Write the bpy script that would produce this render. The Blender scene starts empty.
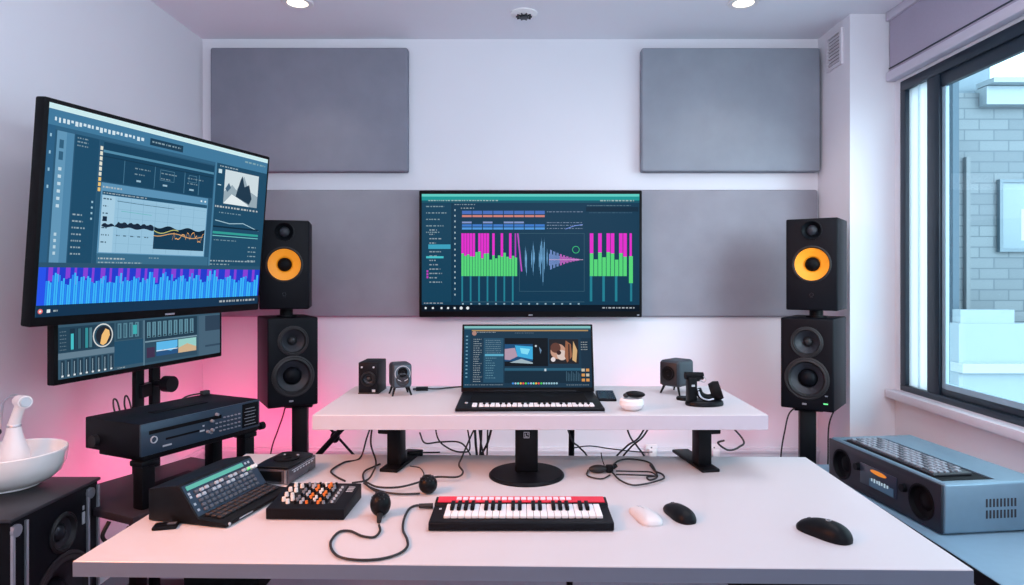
import bpy, bmesh, math, random
from math import sin, cos, pi, radians as R
from mathutils import Matrix, Vector
random.seed(7)
C = bpy.context.scene.collection
F, CX, CY, EYE = 656.0, 520.0, 275.0, 1.32      # focal length in px, horizon point, eye height
DESK, SHELF = 0.74, 0.92

def on_plane(px, py, z):
    "point of a horizontal plane (desk, shelf ...) seen at a pixel"
    y = (EYE - z) * F / (py - CY)
    return Vector(((px - CX) * y / F, y, z))
def at(px, py, y):
    return Vector(((px - CX) * y / F, y, EYE - (py - CY) * y / F))
def lin(c):
    c /= 255.0
    return c / 12.92 if c <= 0.04045 else ((c + 0.055) / 1.055) ** 2.4
def S(r, g, b): return (lin(r), lin(g), lin(b), 1.0)

# ------------------------------------------------------------------ materials
MATS = {}
def mat(name, rgb, rough=0.5, metal=0.0, var=0.06, scale=30.0, bump=0.0, spec=0.5, emit=None, estr=1.0, coat=0.0):
    if name in MATS: return MATS[name]
    m = bpy.data.materials.new(name); m.use_nodes = True
    nt = m.node_tree; b = nt.nodes['Principled BSDF']
    b.inputs['Roughness'].default_value = rough; b.inputs['Metallic'].default_value = metal
    b.inputs['Specular IOR Level'].default_value = spec
    if coat: b.inputs['Coat Weight'].default_value = coat
    tc = nt.nodes.new('ShaderNodeTexCoord'); no = nt.nodes.new('ShaderNodeTexNoise')
    no.inputs['Scale'].default_value = scale; no.inputs['Detail'].default_value = 4
    nt.links.new(tc.outputs['Object'], no.inputs['Vector'])
    mx = nt.nodes.new('ShaderNodeMix'); mx.data_type = 'RGBA'
    c = S(*rgb)
    mx.inputs['A'].default_value = tuple(x * (1 - var) for x in c[:3]) + (1,)
    mx.inputs['B'].default_value = tuple(min(1, x * (1 + var)) for x in c[:3]) + (1,)
    nt.links.new(no.outputs['Fac'], mx.inputs['Factor']); nt.links.new(mx.outputs['Result'], b.inputs['Base Color'])
    if bump:
        bp = nt.nodes.new('ShaderNodeBump'); bp.inputs['Strength'].default_value = bump; bp.inputs['Distance'].default_value = 0.002
        nt.links.new(no.outputs['Fac'], bp.inputs['Height']); nt.links.new(bp.outputs['Normal'], b.inputs['Normal'])
    if emit:
        b.inputs['Emission Color'].default_value = S(*emit); b.inputs['Emission Strength'].default_value = estr
    MATS[name] = m
    return m
def fabric(name, rgb):
    m = mat(name, rgb, 0.95, var=0.12, scale=8, spec=0.1)
    nt = m.node_tree; b = nt.nodes['Principled BSDF']; tc = nt.nodes['Texture Coordinate']
    h = []
    for d in ('X', 'Z'):
        w = nt.nodes.new('ShaderNodeTexWave'); w.bands_direction = d; w.inputs['Scale'].default_value = 70
        w.inputs['Distortion'].default_value = 1.5; w.inputs['Detail'].default_value = 2
        nt.links.new(tc.outputs['Object'], w.inputs['Vector']); h.append(w)
    ad = nt.nodes.new('ShaderNodeMath'); ad.operation = 'ADD'
    nt.links.new(h[0].outputs['Fac'], ad.inputs[0]); nt.links.new(h[1].outputs['Fac'], ad.inputs[1])
    bp = nt.nodes.new('ShaderNodeBump'); bp.inputs['Strength'].default_value = 0.35; bp.inputs['Distance'].default_value = 0.002
    nt.links.new(ad.outputs[0], bp.inputs['Height']); nt.links.new(bp.outputs['Normal'], b.inputs['Normal'])
    return m
def brick(name, a, bcol, mortar, w, h):
    m = bpy.data.materials.new(name); m.use_nodes = True
    nt = m.node_tree; b = nt.nodes['Principled BSDF']; b.inputs['Roughness'].default_value = 0.9
    tc = nt.nodes.new('ShaderNodeTexCoord'); mp = nt.nodes.new('ShaderNodeMapping'); mp.inputs['Rotation'].default_value = (R(90), 0, 0)
    t = nt.nodes.new('ShaderNodeTexBrick'); t.inputs['Scale'].default_value = 1
    t.inputs['Brick Width'].default_value = w; t.inputs['Row Height'].default_value = h; t.inputs['Mortar Size'].default_value = 0.008
    t.inputs['Color1'].default_value = S(*a); t.inputs['Color2'].default_value = S(*bcol); t.inputs['Mortar'].default_value = S(*mortar)
    nt.links.new(tc.outputs['Object'], mp.inputs['Vector']); nt.links.new(mp.outputs['Vector'], t.inputs['Vector'])
    nt.links.new(t.outputs['Color'], b.inputs['Base Color'])
    return m
def glass(name):
    m = bpy.data.materials.new(name); m.use_nodes = True
    nt = m.node_tree; nt.nodes.clear()
    o = nt.nodes.new('ShaderNodeOutputMaterial'); mx = nt.nodes.new('ShaderNodeMixShader')
    tr = nt.nodes.new('ShaderNodeBsdfTransparent'); gl = nt.nodes.new('ShaderNodeBsdfGlossy')
    tr.inputs['Color'].default_value = (0.86, 0.95, 0.97, 1); gl.inputs['Roughness'].default_value = 0.02
    lw = nt.nodes.new('ShaderNodeLayerWeight'); pw = nt.nodes.new('ShaderNodeMath'); pw.operation = 'POWER'; pw.inputs[1].default_value = 4
    fr = nt.nodes.new('ShaderNodeMath'); fr.operation = 'MULTIPLY_ADD'; fr.inputs[1].default_value = 0.5; fr.inputs[2].default_value = 0.03
    nt.links.new(lw.outputs['Facing'], pw.inputs[0]); nt.links.new(pw.outputs[0], fr.inputs[0])
    nt.links.new(fr.outputs[0], mx.inputs[0]); nt.links.new(tr.outputs[0], mx.inputs[1]); nt.links.new(gl.outputs[0], mx.inputs[2])
    nt.links.new(mx.outputs[0], o.inputs[0])
    return m
def screen_material():
    m = bpy.data.materials.new('screen_glow'); m.use_nodes = True
    nt = m.node_tree; b = nt.nodes['Principled BSDF']
    b.inputs['Base Color'].default_value = (0.0, 0.0, 0.0, 1); b.inputs['Roughness'].default_value = 0.3
    b.inputs['Specular IOR Level'].default_value = 0.04
    a = nt.nodes.new('ShaderNodeAttribute'); a.attribute_name = 'Col'
    nt.links.new(a.outputs['Color'], b.inputs['Emission Color']); b.inputs['Emission Strength'].default_value = 1.22
    return m

M_WALL = mat('wall_paint', (226, 225, 232), 0.9, var=0.015, scale=3, bump=0.03, spec=0.2)
M_WALLPINK = M_WALL
M_CEIL = mat('ceiling_paint', (234, 235, 243), 0.95, var=0.015, scale=3, spec=0.2)
M_FLOOR = mat('carpet', (118, 118, 130), 0.98, var=0.25, scale=220, bump=0.4, spec=0.1)
M_TRIM = mat('white_trim', (222, 218, 226), 0.5, var=0.02)
M_PANEL = fabric('grey_panel_fabric', (134, 135, 148))
M_PANEL2 = fabric('cool_grey_panel_fabric', (146, 152, 163))
M_BAND = fabric('mid_grey_panel_fabric', (146, 145, 155))
M_BLACK = mat('black_plastic', (12, 15, 20), 0.42, var=0.15, scale=60, spec=0.14)
M_BLACK2 = mat('matte_black', (8, 9, 13), 0.6, var=0.15, scale=80, spec=0.14)
M_CAB = mat('speaker_black', (11, 14, 21), 0.5, var=0.12, scale=40, bump=0.03, spec=0.14)
M_RUB = mat('rubber_black', (24, 25, 29), 0.55, var=0.1)
M_CONE = mat('cone_grey', (34, 38, 46), 0.5, var=0.1)
M_ORANGE = mat('orange_cone', (255, 160, 28), 0.5, var=0.05, emit=(255, 140, 20), estr=0.25)  # slight emission brightens the cones in place of light; they are no lamps
M_METAL = mat('dark_steel', (46, 50, 58), 0.35, 0.6, var=0.1)
M_POWDER = mat('black_powdercoat', (11, 13, 18), 0.45, var=0.12, scale=200, bump=0.05, spec=0.14)
M_SILVER = mat('brushed_silver', (176, 180, 190), 0.35, 0.7, var=0.08)
M_WHITE = mat('white_plastic', (236, 234, 236), 0.35, var=0.02)
M_CERAMIC = mat('white_ceramic', (240, 240, 240), 0.18, var=0.01, coat=0.4)
M_LAM = mat('white_laminate', (205, 202, 206), 0.38, var=0.015, scale=6)
M_EDGE = mat('laminate_edge', (116, 126, 144), 0.5, var=0.03)
M_SHEDGE = mat('pale_laminate_edge', (196, 194, 206), 0.45, var=0.03)
M_KEYW = mat('ivory_white_key', (240, 240, 243), 0.3, var=0.01)
M_KEYB = mat('ebony_black_key', (9, 10, 14), 0.55, var=0.1, spec=.15)
M_RED = mat('red_panel', (215, 35, 62), 0.4, var=0.05)
M_PADW = mat('pale_pink_pad', (245, 225, 236), 0.5, var=0.03)
M_CAP = mat('keycap_grey', (84, 89, 98), 0.5, var=0.1)
M_CAPL = mat('keycap_light', (178, 184, 192), 0.5, var=0.1)
M_CAPM = mat('keycap_mid', (132, 138, 148), 0.5, var=0.1)
M_CAPD = mat('keycap_dark', (36, 38, 45), 0.5, var=0.1)
M_FACE = mat('blue_grey_faceplate', (44, 66, 84), 0.35, 0.3, var=0.08)
M_STEELBLUE = mat('blue_grey_shell', (112, 138, 156), 0.4, 0.35, var=0.06)
M_BENCH = mat('bench_blue_grey', (128, 158, 178), 0.45, var=0.05)
M_BAFFLE = mat('boombox_front', (20, 28, 40), 0.5, var=0.1)
M_SMOKE = mat('smoky_plastic', (78, 76, 84), 0.25, 0.2, var=0.1)
M_FRAME = mat('window_frame_slate', (24, 40, 54), 0.4, var=0.06)
M_FRAMEL = mat('window_pale_post', (196, 216, 226), 0.5, var=0.03)
M_BLIND = mat('blind_fabric', (172, 164, 182), 0.9, var=0.05, scale=90, spec=0.1)
M_RAIL = mat('blind_rail', (206, 200, 214), 0.5, var=0.03)
M_LED = mat('status_led', (120, 255, 160), 0.4, emit=(120, 255, 140), estr=0.35)
M_LCD = mat('amber_display', (60, 30, 10), 0.4, emit=(255, 150, 40), estr=0.9)
M_LCDT = mat('teal_display', (20, 60, 60), 0.4, emit=(110, 210, 190), estr=0.8)
M_LCDB = mat('blue_display', (20, 40, 60), 0.4, emit=(60, 92, 118), estr=0.7)
M_LCDW = mat('pale_display_text', (60, 60, 60), 0.4, emit=(190, 215, 230), estr=0.9)
M_LAMP = mat('downlight_glow', (255, 240, 220), 0.5, emit=(255, 232, 200), estr=6.0)
M_DARKV = mat('vent_dark', (40, 40, 50), 0.8)
M_SCREEN = screen_material()
M_GLASS = glass('window_glass')
M_FROST = bpy.data.materials.new('frosted_pane'); M_FROST.use_nodes = True
_n = M_FROST.node_tree; _b = _n.nodes['Principled BSDF']; _b.inputs['Base Color'].default_value = S(214, 232, 238); _b.inputs['Roughness'].default_value = .5
_t = _n.nodes.new('ShaderNodeBsdfTranslucent'); _t.inputs['Color'].default_value = S(226, 242, 248); _m = _n.nodes.new('ShaderNodeMixShader'); _m.inputs[0].default_value = .65
_p = _n.nodes.new('ShaderNodeBsdfTransparent'); _m2 = _n.nodes.new('ShaderNodeMixShader'); _m2.inputs[0].default_value = .3
_n.links.new(_b.outputs[0], _m.inputs[1]); _n.links.new(_t.outputs[0], _m.inputs[2]); _n.links.new(_m.outputs[0], _m2.inputs[1]); _n.links.new(_p.outputs[0], _m2.inputs[2]); _n.links.new(_m2.outputs[0], _n.nodes['Material Output'].inputs[0])

# ------------------------------------------------------------------ mesh builder
class MB:
    def __init__(s): s.bm = bmesh.new(); s.mi = 0
    def _new(s, fn):
        old = set(s.bm.faces); fn()
        for f in s.bm.faces:
            if f not in old: f.material_index = s.mi
        return s
    def box(s, c, d, bevel=0.0, seg=2, rot=None):
        def fn():
            M = Matrix.Translation(Vector(c))
            if rot: M = M @ rot.to_4x4()
            M = M @ Matrix.Diagonal((d[0], d[1], d[2], 1))
            r = bmesh.ops.create_cube(s.bm, size=1, matrix=M)
            if bevel:
                es = list({e for v in r['verts'] for e in v.link_edges})
                bmesh.ops.bevel(s.bm, geom=es, offset=bevel, segments=seg, profile=0.5, affect='EDGES', clamp_overlap=True)
        return s._new(fn)
    def cyl(s, p0, p1, r0, r1=None, seg=24):
        r1 = r0 if r1 is None else r1
        p0, p1 = Vector(p0), Vector(p1); ax = p1 - p0
        q = ax.to_track_quat('Z', 'Y').to_matrix().to_4x4()
        def fn(): bmesh.ops.create_cone(s.bm, cap_ends=True, segments=seg, radius1=r0, radius2=r1, depth=ax.length, matrix=Matrix.Translation((p0 + p1) / 2) @ q)
        return s._new(fn)
    def lathe(s, prof, M=Matrix(), seg=32, close=False):
        "profile of (radius, height) turned about local z of M"
        def fn():
            rings = []
            for r, z in prof:
                if r < 1e-6: rings.append([s.bm.verts.new(M @ Vector((0, 0, z)))])
                else: rings.append([s.bm.verts.new(M @ Vector((r * cos(2 * pi * k / seg), r * sin(2 * pi * k / seg), z))) for k in range(seg)])
            for a, b in zip(rings, rings[1:]):
                for k in range(seg):
                    q = [a[k % len(a)], a[(k + 1) % len(a)], b[(k + 1) % len(b)], b[k % len(b)]]
                    q = list(dict.fromkeys(q))
                    if len(q) > 2: s.bm.faces.new(q)
        return s._new(fn)
    def tube(s, pts, r, seg=8, n=8, smooth=True):
        pts = [Vector(p) for p in pts]
        if smooth and len(pts) > 2:
            P = [pts[0] * 2 - pts[1]] + pts + [pts[-1] * 2 - pts[-2]]; out = []
            for i in range(1, len(P) - 2):
                a, b, c, d = P[i - 1:i + 3]
                for k in range(n):
                    t = k / n
                    out.append(0.5 * ((2 * b) + (c - a) * t + (2 * a - 5 * b + 4 * c - d) * t * t + (3 * b - a - 3 * c + d) * t ** 3))
            pts = out + [pts[-1]]
        def fn():
            rings = []; up = Vector((0.13, 0.31, 0.94)).normalized()
            for i, p in enumerate(pts):
                t = (pts[min(i + 1, len(pts) - 1)] - pts[max(i - 1, 0)]).normalized()
                u = up - t * up.dot(t)
                if u.length < 1e-3: u = Vector((1, 0, 0)) - t * t.x
                u.normalize(); up = u; v = t.cross(u)
                rings.append([s.bm.verts.new(p + (u * cos(2 * pi * k / seg) + v * sin(2 * pi * k / seg)) * r) for k in range(seg)])
            for a, b in zip(rings, rings[1:]):
                for k in range(seg): s.bm.faces.new([a[k], a[(k + 1) % seg], b[(k + 1) % seg], b[k]])
            s.bm.faces.new(rings[0][::-1]); s.bm.faces.new(rings[-1])
        return s._new(fn)
    def prism(s, poly, x0, x1, axis='x', bevel=0.0):
        "polygon in (y,z) swept along x, or in (x,y) swept along z"
        def fn():
            mk = (lambda p, t: (t, p[0], p[1])) if axis == 'x' else ((lambda p, t: (p[0], p[1], t)) if axis == 'z' else (lambda p, t: (p[0], t, p[1])))
            a = [s.bm.verts.new(mk(p, x0)) for p in poly]; b = [s.bm.verts.new(mk(p, x1)) for p in poly]
            n = len(poly)
            fs = [s.bm.faces.new(a), s.bm.faces.new(b[::-1])] + [s.bm.faces.new([a[k], b[k], b[(k + 1) % n], a[(k + 1) % n]]) for k in range(n)]
            bmesh.ops.recalc_face_normals(s.bm, faces=fs)
            if bevel:
                es = list({e for f in fs for e in f.edges})
                bmesh.ops.bevel(s.bm, geom=es, offset=bevel, segments=2, profile=0.5, affect='EDGES', clamp_overlap=True)
        return s._new(fn)
    def ball(s, c, rad, M=None, u=24, v=16):
        Mx = Matrix.Translation(Vector(c)) @ (M.to_4x4() if M else Matrix()) @ Matrix.Diagonal((rad[0], rad[1], rad[2], 1))
        return s._new(lambda: bmesh.ops.create_uvsphere(s.bm, u_segments=u, v_segments=v, radius=1, matrix=Mx))
    def mesh(s, name, m):
        bmesh.ops.recalc_face_normals(s.bm, faces=s.bm.faces)
        me = bpy.data.meshes.new(name); s.bm.to_mesh(me); s.bm.free()
        for x in (m if isinstance(m, (list, tuple)) else [m]): me.materials.append(x)
        me.polygons.foreach_set('use_smooth', [True] * len(me.polygons))
        me.set_sharp_from_angle(angle=R(32))
        return me
    def build(s, name, m, parent=None, loc=None, world=False, label=None):
        if world and parent: s.bm.transform(parent.matrix_basis.inverted())
        o = bpy.data.objects.new(name, s.mesh(name, m)); C.objects.link(o)
        if parent: o.parent = parent
        if loc: o.location = loc
        if label: o['label'] = label
        return o
def cut(o, cutter):
    "carve the holes of a driver, a recess ... out of a mesh"
    m = bpy.data.meshes.new('hole'); bmesh.ops.recalc_face_normals(cutter.bm, faces=cutter.bm.faces); cutter.bm.to_mesh(m); cutter.bm.free()
    k = bpy.data.objects.new('hole', m); C.objects.link(k)
    par = o.parent; o.parent = None
    md = o.modifiers.new('b', 'BOOLEAN'); md.object = k; md.operation = 'DIFFERENCE'; md.solver = 'EXACT'
    dg = bpy.context.evaluated_depsgraph_get(); dg.update()
    me = bpy.data.meshes.new_from_object(o.evaluated_get(dg))
    o.modifiers.clear(); old = o.data; me.name = old.name; o.data = me
    me.set_sharp_from_angle(angle=R(32))
    bpy.data.objects.remove(k); o.parent = par
def tag(o, label, cat, group=None):
    o['label'] = label; o['category'] = cat
    if group: o['group'] = group
    return o
def thing(name, label, cat, loc=(0, 0, 0), rotz=0.0, group=None, tilt=0.0):
    o = bpy.data.objects.new(name, None); C.objects.link(o); o.empty_display_size = 0.05
    o.location = loc; o.rotation_euler = (tilt, 0, rotz)
    o.matrix_basis = Matrix.Translation(Vector(loc)) @ Matrix.Rotation(rotz, 4, 'Z') @ Matrix.Rotation(tilt, 4, 'X')
    return tag(o, label, cat, group)
def copy_part(o, parent, loc):
    c = o.copy(); C.objects.link(c); c.parent = parent; c.location = loc
    return c
def struct(name, mb, m, parent=None):
    o = mb.build(name, m, parent)
    if not parent: o['kind'] = 'structure'
    return o
YF = Matrix.Rotation(R(90), 4, 'X')            # turns local +z to -y (the front of a thing)
def front(cx, y, cz): return Matrix.Translation((cx, y, cz)) @ YF

# ------------------------------------------------------------------ room
XL, XR, YB, YR, ZC = -1.79, 1.91, 3.70, -2.2, 2.65
def slab(x0, x1, y0, y1, z0, z1): return ((x0 + x1) / 2, (y0 + y1) / 2, (z0 + z1) / 2), (x1 - x0, y1 - y0, z1 - z0)
def bx(*a, bevel=0.0): return MB().box(*slab(*a), bevel=bevel)
struct('floor', bx(XL - .1, XR + .1, YR, YB + .1, -.1, 0), M_FLOOR)
struct('ceiling', bx(XL - .1, XR + .12, YR, YB + .1, ZC, ZC + .1), M_CEIL)
struct('wall_back', bx(XL - .1, XR + .12, YB, YB + .1, 0, ZC), M_WALL)
struct('wall_left', bx(XL - .1, XL, YR, YB, 0, ZC), M_WALL)
struct('wall_rear', bx(XL - .1, XR + .12, YR - .1, YR, 0, ZC), M_WALL)
WY0, WY1, WZ0, WZ1 = 0.55, 3.30, 0.742, 2.29
w = MB()
w.box(*slab(XR, XR + .12, YR, YB, 0, WZ0)); w.box(*slab(XR, XR + .12, YR, YB, WZ1, ZC))
w.box(*slab(XR, XR + .12, YR, WY0, WZ0, WZ1)); w.box(*slab(XR, XR + .12, WY1, YB, WZ0, WZ1))
struct('wall_right', w, M_WALL)
struct('wall_corner', bx(1.68, XR, 3.34, YB, 0, ZC), M_WALL)
t = bx(XL, 1.68, YB - .022, YB, .245, .352, bevel=.004); t.box(*slab(XL, 1.68, YB - .03, YB, .325, .337))
struct('baseboard_back', t, M_TRIM)
t = bx(XL, XL + .022, 0, YB - .03, .245, .352, bevel=.004); t.box(*slab(XL, XL + .03, 0, YB - .03, .325, .337))
struct('baseboard_left', t, M_TRIM)
struct('trim_1', bx(1.855, XR, .4, 3.338, .700, .740, bevel=.004), M_TRIM)          # window sill

win = bpy.data.objects.new('window_1', None); C.objects.link(win); win['kind'] = 'structure'
f = MB(); X0, X1 = XR + .002, XR + .085
for a in ((WY1 - .045, WY1, WZ0 + .03, WZ1 - .05), (WY0, WY0 + .045, WZ0 + .03, WZ1 - .05)): f.box(*slab(X0, X1, *a), bevel=.003)
f.box(*slab(X0, X1, WY0, WY1, WZ0, WZ0 + .03), bevel=.003); f.box(*slab(X0, X1, WY0, WY1, WZ1 - .05, WZ1), bevel=.003)
f.build('window_frame', M_FRAME, win)
f = MB(); f.box(*slab(X0 + .004, X0 + .036, 3.0, 3.09, WZ0 + .028, WZ1 - .048), bevel=.003)
f.box(*slab(X0 + .012, X0 + .036, WY0 + .046, 2.999, WZ1 - .11, WZ1 - .051), bevel=.003); f.box(*slab(X0 + .012, X0 + .036, WY0 + .046, 2.999, WZ0 + .031, WZ0 + .06), bevel=.003)
f.build('window_sash', M_FRAME, win)
f = MB(); f.box(*slab(X0 + .02, X0 + .03, 3.09, 3.255, WZ0 + .03, WZ1 - .05)); f.box(*slab(X0 + .012, X0 + .0195, 3.165, 3.175, WZ0 + .03, WZ1 - .05))
f.build('side_panel', M_FROST, win)
f = MB(); f.box(*slab(X0 + .016, X0 + .034, 2.972, 2.999, WZ0 + .061, WZ1 - .111), bevel=.003); f.box(*slab(X0 + .016, X0 + .034, WY0 + .046, 2.971, WZ0 + .06, WZ0 + .085))
f.build('inner_post', mat('inner_post_grey', (150, 182, 198), .5), win)
bx(X0 + .022, X0 + .028, WY0 + .045, 2.973, WZ0 + .084, WZ1 - .109).build('glass', M_GLASS, win)

b = thing('roller_blind', 'pale mauve roller blind drawn up above the window', 'blind', (1.885, 1.9, 2.30))
bx(-.012, .0, -1.4, 1.425, .045, .31).build('blind_fabric', M_BLIND, b)
bx(-.028, .02, -1.4, 1.43, 0, .046, bevel=.006).build('bottom_rail', M_RAIL, b)
bx(-.016, -.012, -1.4, 1.425, .062, .068).build('hem', M_FRAME, b)
bx(-.03, .024, -1.4, 1.43, .305, .35, bevel=.006).build('headrail', M_RAIL, b)

# acoustic panels
def acoustic(x0, x1, z0, z1, d, m, label):
    o = thing('acoustic_panel', label, 'acoustic panel', ((x0 + x1) / 2, YB - .003, z0))
    w2, h = (x1 - x0) / 2, z1 - z0
    MB().box((0, -d / 2, h / 2), (2 * w2, d, h), bevel=.012, seg=3).build('fabric_cover', m, o)
    MB().box((0, -.006, h / 2), (2 * w2 - .06, .012, h - .06)).build('backing_board', M_DARKV, o)
    MB().box((0, -.004, h - .06), (2 * w2 - .2, .012, .03)).build('hanging_rail', M_METAL, o)
acoustic(-1.719, -.623, 1.893, 2.583, .06, M_PANEL, 'grey fabric acoustic panel at upper left of the back wall, above the left speakers')
acoustic(.673, 1.662, 1.893, 2.578, .07, M_PANEL2, 'cooler grey fabric acoustic panel at upper right beside the wall vent')
acoustic(-1.78, 1.664, 1.086, 1.797, .035, M_BAND, 'long grey acoustic panel band running behind the middle television')

# ceiling fittings
def downlight(x, y, label):
    o = thing('recessed_downlight', label, 'ceiling light', (x, y, ZC), 0, 'ceiling downlights')
    MB().lathe([(.048, -.001), (.05, -.006), (.072, -.008), (.076, -.003), (.076, 0)]).build('trim_ring', M_WHITE, o)
    MB().lathe([(0, -.003), (.049, -.003), (.049, 0)]).build('lamp', M_LAMP, o)
downlight(-1.085, 3.2, 'round recessed ceiling downlight above the left acoustic panel')
downlight(1.09, 3.2, 'round recessed ceiling downlight above the right acoustic panel')
o = thing('smoke_detector', 'small round white smoke detector on the ceiling', 'smoke detector', (.02, 3.33, ZC))
MB().lathe([(.068, 0), (.068, -.006), (.05, -.012), (.04, -.016), (0, -.016)]).build('body', M_WHITE, o)
g = MB()
for k in range(10):
    a = 2 * pi * k / 10; g.box((.033 * cos(a), .033 * sin(a), -.018), (.016, .006, .01), rot=Matrix.Rotation(a, 3, 'Z'))
g.lathe([(.022, -.016), (.024, -.026), (0, -.028)], seg=20).build('grille', M_CONE, o)
bx(-.02, .02, -.01, .01, -.006, 0, bevel=.002).build('sensor_plate', M_SILVER, thing('ceiling_sensor', 'tiny flat sensor plate on the ceiling beside the smoke detector', 'sensor', (.03, 3.1, ZC)))
v = thing('wall_vent', 'small white slatted air vent high on the corner column', 'vent', (1.68, 3.495, 2.42))
g = MB(); W2, H2 = .085, .19
for a in ((-W2, -W2 + .018, .018, H2 - .018), (W2 - .018, W2, .018, H2 - .018), (-W2, W2, 0, .018), (-W2, W2, H2 - .018, H2)): g.box(*slab(-.012, 0, *a))
g.build('frame', M_TRIM, v)
bx(-.003, -.001, -W2 + .01, W2 - .01, .01, H2 - .01).build('duct', M_DARKV, v)
g = MB()
for k in range(8): g.box((-.008, 0, .03 + k * .0185), (.012, 2 * W2 - .036, .003), rot=Matrix.Rotation(R(35), 3, 'Y'))
g.build('slat_louvre', M_TRIM, v)
def socket(px, label):
    p = at(px, 449, YB)
    o = thing('wall_socket', label, 'socket', (p.x, YB - .03, .30), 0)
    MB().box((0, -.006, .042), (.066, .012, .066), bevel=.004).build('plate', M_WHITE, o)
    g = MB()
    for dx, dz in ((0, .055), (-.014, .03), (.014, .03)): g.box((dx, -.0125, dz), (.007, .003, .012))
    g.build('slot', M_DARKV, o)
    pl = MB().box((.0, -.035, .036), (.04, .045, .04), bevel=.006).build('plug', M_WHITE, o)
socket(650, 'white wall socket with plug, low on the back wall below the shelf')
socket(712, 'white wall socket with plug, low on the back wall behind the right shelf leg')

# ------------------------------------------------------------------ outside the window
bl = thing('neighbouring_building', 'pale brick building seen across through the window', 'building', (6.5, 8, -2.5))
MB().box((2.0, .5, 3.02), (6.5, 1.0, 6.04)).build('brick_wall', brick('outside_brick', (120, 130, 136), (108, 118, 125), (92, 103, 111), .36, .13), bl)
MB().box((2.6, -.03, 5.98), (7.0, .2, .22)).box((2.6, -.1, 6.13), (7.0, .3, .06)).build('parapet', mat('pale_cornice', (152, 166, 174), .8), bl)
MB().box((-.9, .6, 6.3), (.55, .8, 1.1)).build('chimney_block', mat('blue_grey_render', (120, 138, 150), .8), bl)
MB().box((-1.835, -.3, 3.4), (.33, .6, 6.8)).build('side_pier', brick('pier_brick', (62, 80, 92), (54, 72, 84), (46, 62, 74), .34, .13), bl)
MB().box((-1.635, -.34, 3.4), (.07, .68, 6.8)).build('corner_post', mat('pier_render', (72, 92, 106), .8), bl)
MB().box((-1.07, -.03, 3.45), (.05, .06, 3.6)).build('downpipe', mat('pipe_grey', (112, 122, 128), .7), bl)
lw = thing('boundary_wall', 'low white rendered wall outside in front of the brick building', 'wall', (6.3, 7.1, -2.5))
MB().box((.9, 0, 1.65), (5.0, .15, 3.3)).box((-1.28, .01, 3.36), (.58, .13, .17)).build('rendered_wall', mat('outdoor_white', (140, 156, 164), .8), lw)
MB().box((.9, -.06, 2.83), (5.03, .2, .1)).build('ledge', mat('outdoor_ledge', (160, 172, 178), .7), lw)
MB().box((.0, -.09, 2.35), (1.4, .04, .62)).build('recess_panel', mat('outdoor_recess', (112, 134, 146), .8), lw)
sg = thing('framed_sign', 'pale framed noticeboard hanging on the brick building outside', 'sign', (6.38, 7.99, 1.62))
bx(-.55, .55, -.03, 0, 0, .84, bevel=.01).build('board', mat('sign_board', (128, 146, 156), .6), sg)
g = MB()
for a in ((-.57, -.53, .02, .82), (.53, .57, .02, .82), (-.57, .57, -.02, .02), (-.57, .57, .82, .86)): g.box(*slab(a[0], a[1], -.05, 0, a[2], a[3]))
g.build('frame', mat('sign_frame', (92, 112, 124), .5), sg)
bx(-.3, .3, -.033, -.03, .12, .5).build('notice_sheet', mat('sign_sheet', (168, 180, 186), .7), sg)
struct('ground', bx(2.1, 16, 1, 14, -2.6, -2.5), mat('pale_paving', (118, 132, 140), .9))

# ------------------------------------------------------------------ screens
class UI:
    "picture of a display: flat coloured pieces, u to the right and v down (0..1)"
    def __init__(s, w, h, k=1.0): s.w, s.h, s.k, s.v, s.f, s.c, s.n = w, h, k, [], [], [], 0
    def m(s, u): return u / (s.k - (s.k - 1) * u)          # columns crowd toward one side
    def poly(s, pts, col, raw=False):
        s.n += 1; y = -0.0000035 * s.n; i = len(s.v)
        for u, v in pts: s.v.append(((u if raw else s.m(u)) * s.w - .5 * s.w, y, (.5 - v) * s.h))
        s.f.append(tuple(range(i, i + len(pts)))[::-1]); s.c.append((S(*col), len(pts)))
        return s
    def rect(s, u0, v0, u1, v1, col): return s.poly([(u0, v0), (u1, v0), (u1, v1), (u0, v1)], col)
    def frame(s, u0, v0, u1, v1, col, t=.003):
        k = t * s.w / s.h
        s.rect(u0, v0, u1, v0 + k, col); s.rect(u0, v1 - k, u1, v1, col); s.rect(u0, v0, u0 + t, v1, col); s.rect(u1 - t, v0, u1, v1, col)
    def disc(s, u, v, r, col, n=24):
        k = s.w / s.h
        r *= .85 if s.k > 1 else 1
        return s.poly([(s.m(u) + r * cos(2 * pi * i / n), v + r * k * sin(2 * pi * i / n)) for i in range(n)], col, True)
    def text(s, u, v, w, h, col, gap=.25):
        x = u
        while x < u + w:
            l = random.uniform(.004, .014); l = min(l, u + w - x)
            s.rect(x, v + h * .15, x + l, v + h * .85, tuple(int(c * .72 + 20) for c in col)); x += l + random.uniform(.003, .007)
    def line(s, pts, t, col):
        k = t * s.w / s.h
        for a, b in zip(pts, pts[1:]): s.poly([(a[0], a[1] - k / 2), (b[0], b[1] - k / 2), (b[0], b[1] + k / 2), (a[0], a[1] + k / 2)], col)
    def build(s, name, parent, loc, rot=None):
        me = bpy.data.meshes.new(name); me.from_pydata(s.v, [], s.f)
        ca = me.color_attributes.new('Col', 'FLOAT_COLOR', 'CORNER'); k = 0
        for c, n in s.c:
            for _ in range(n): ca.data[k].color = c; k += 1
        me.materials.append(M_SCREEN)
        o = bpy.data.objects.new(name, me); C.objects.link(o); o.parent = parent; o.location = loc
        if rot: o.rotation_euler = rot
        return o

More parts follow.
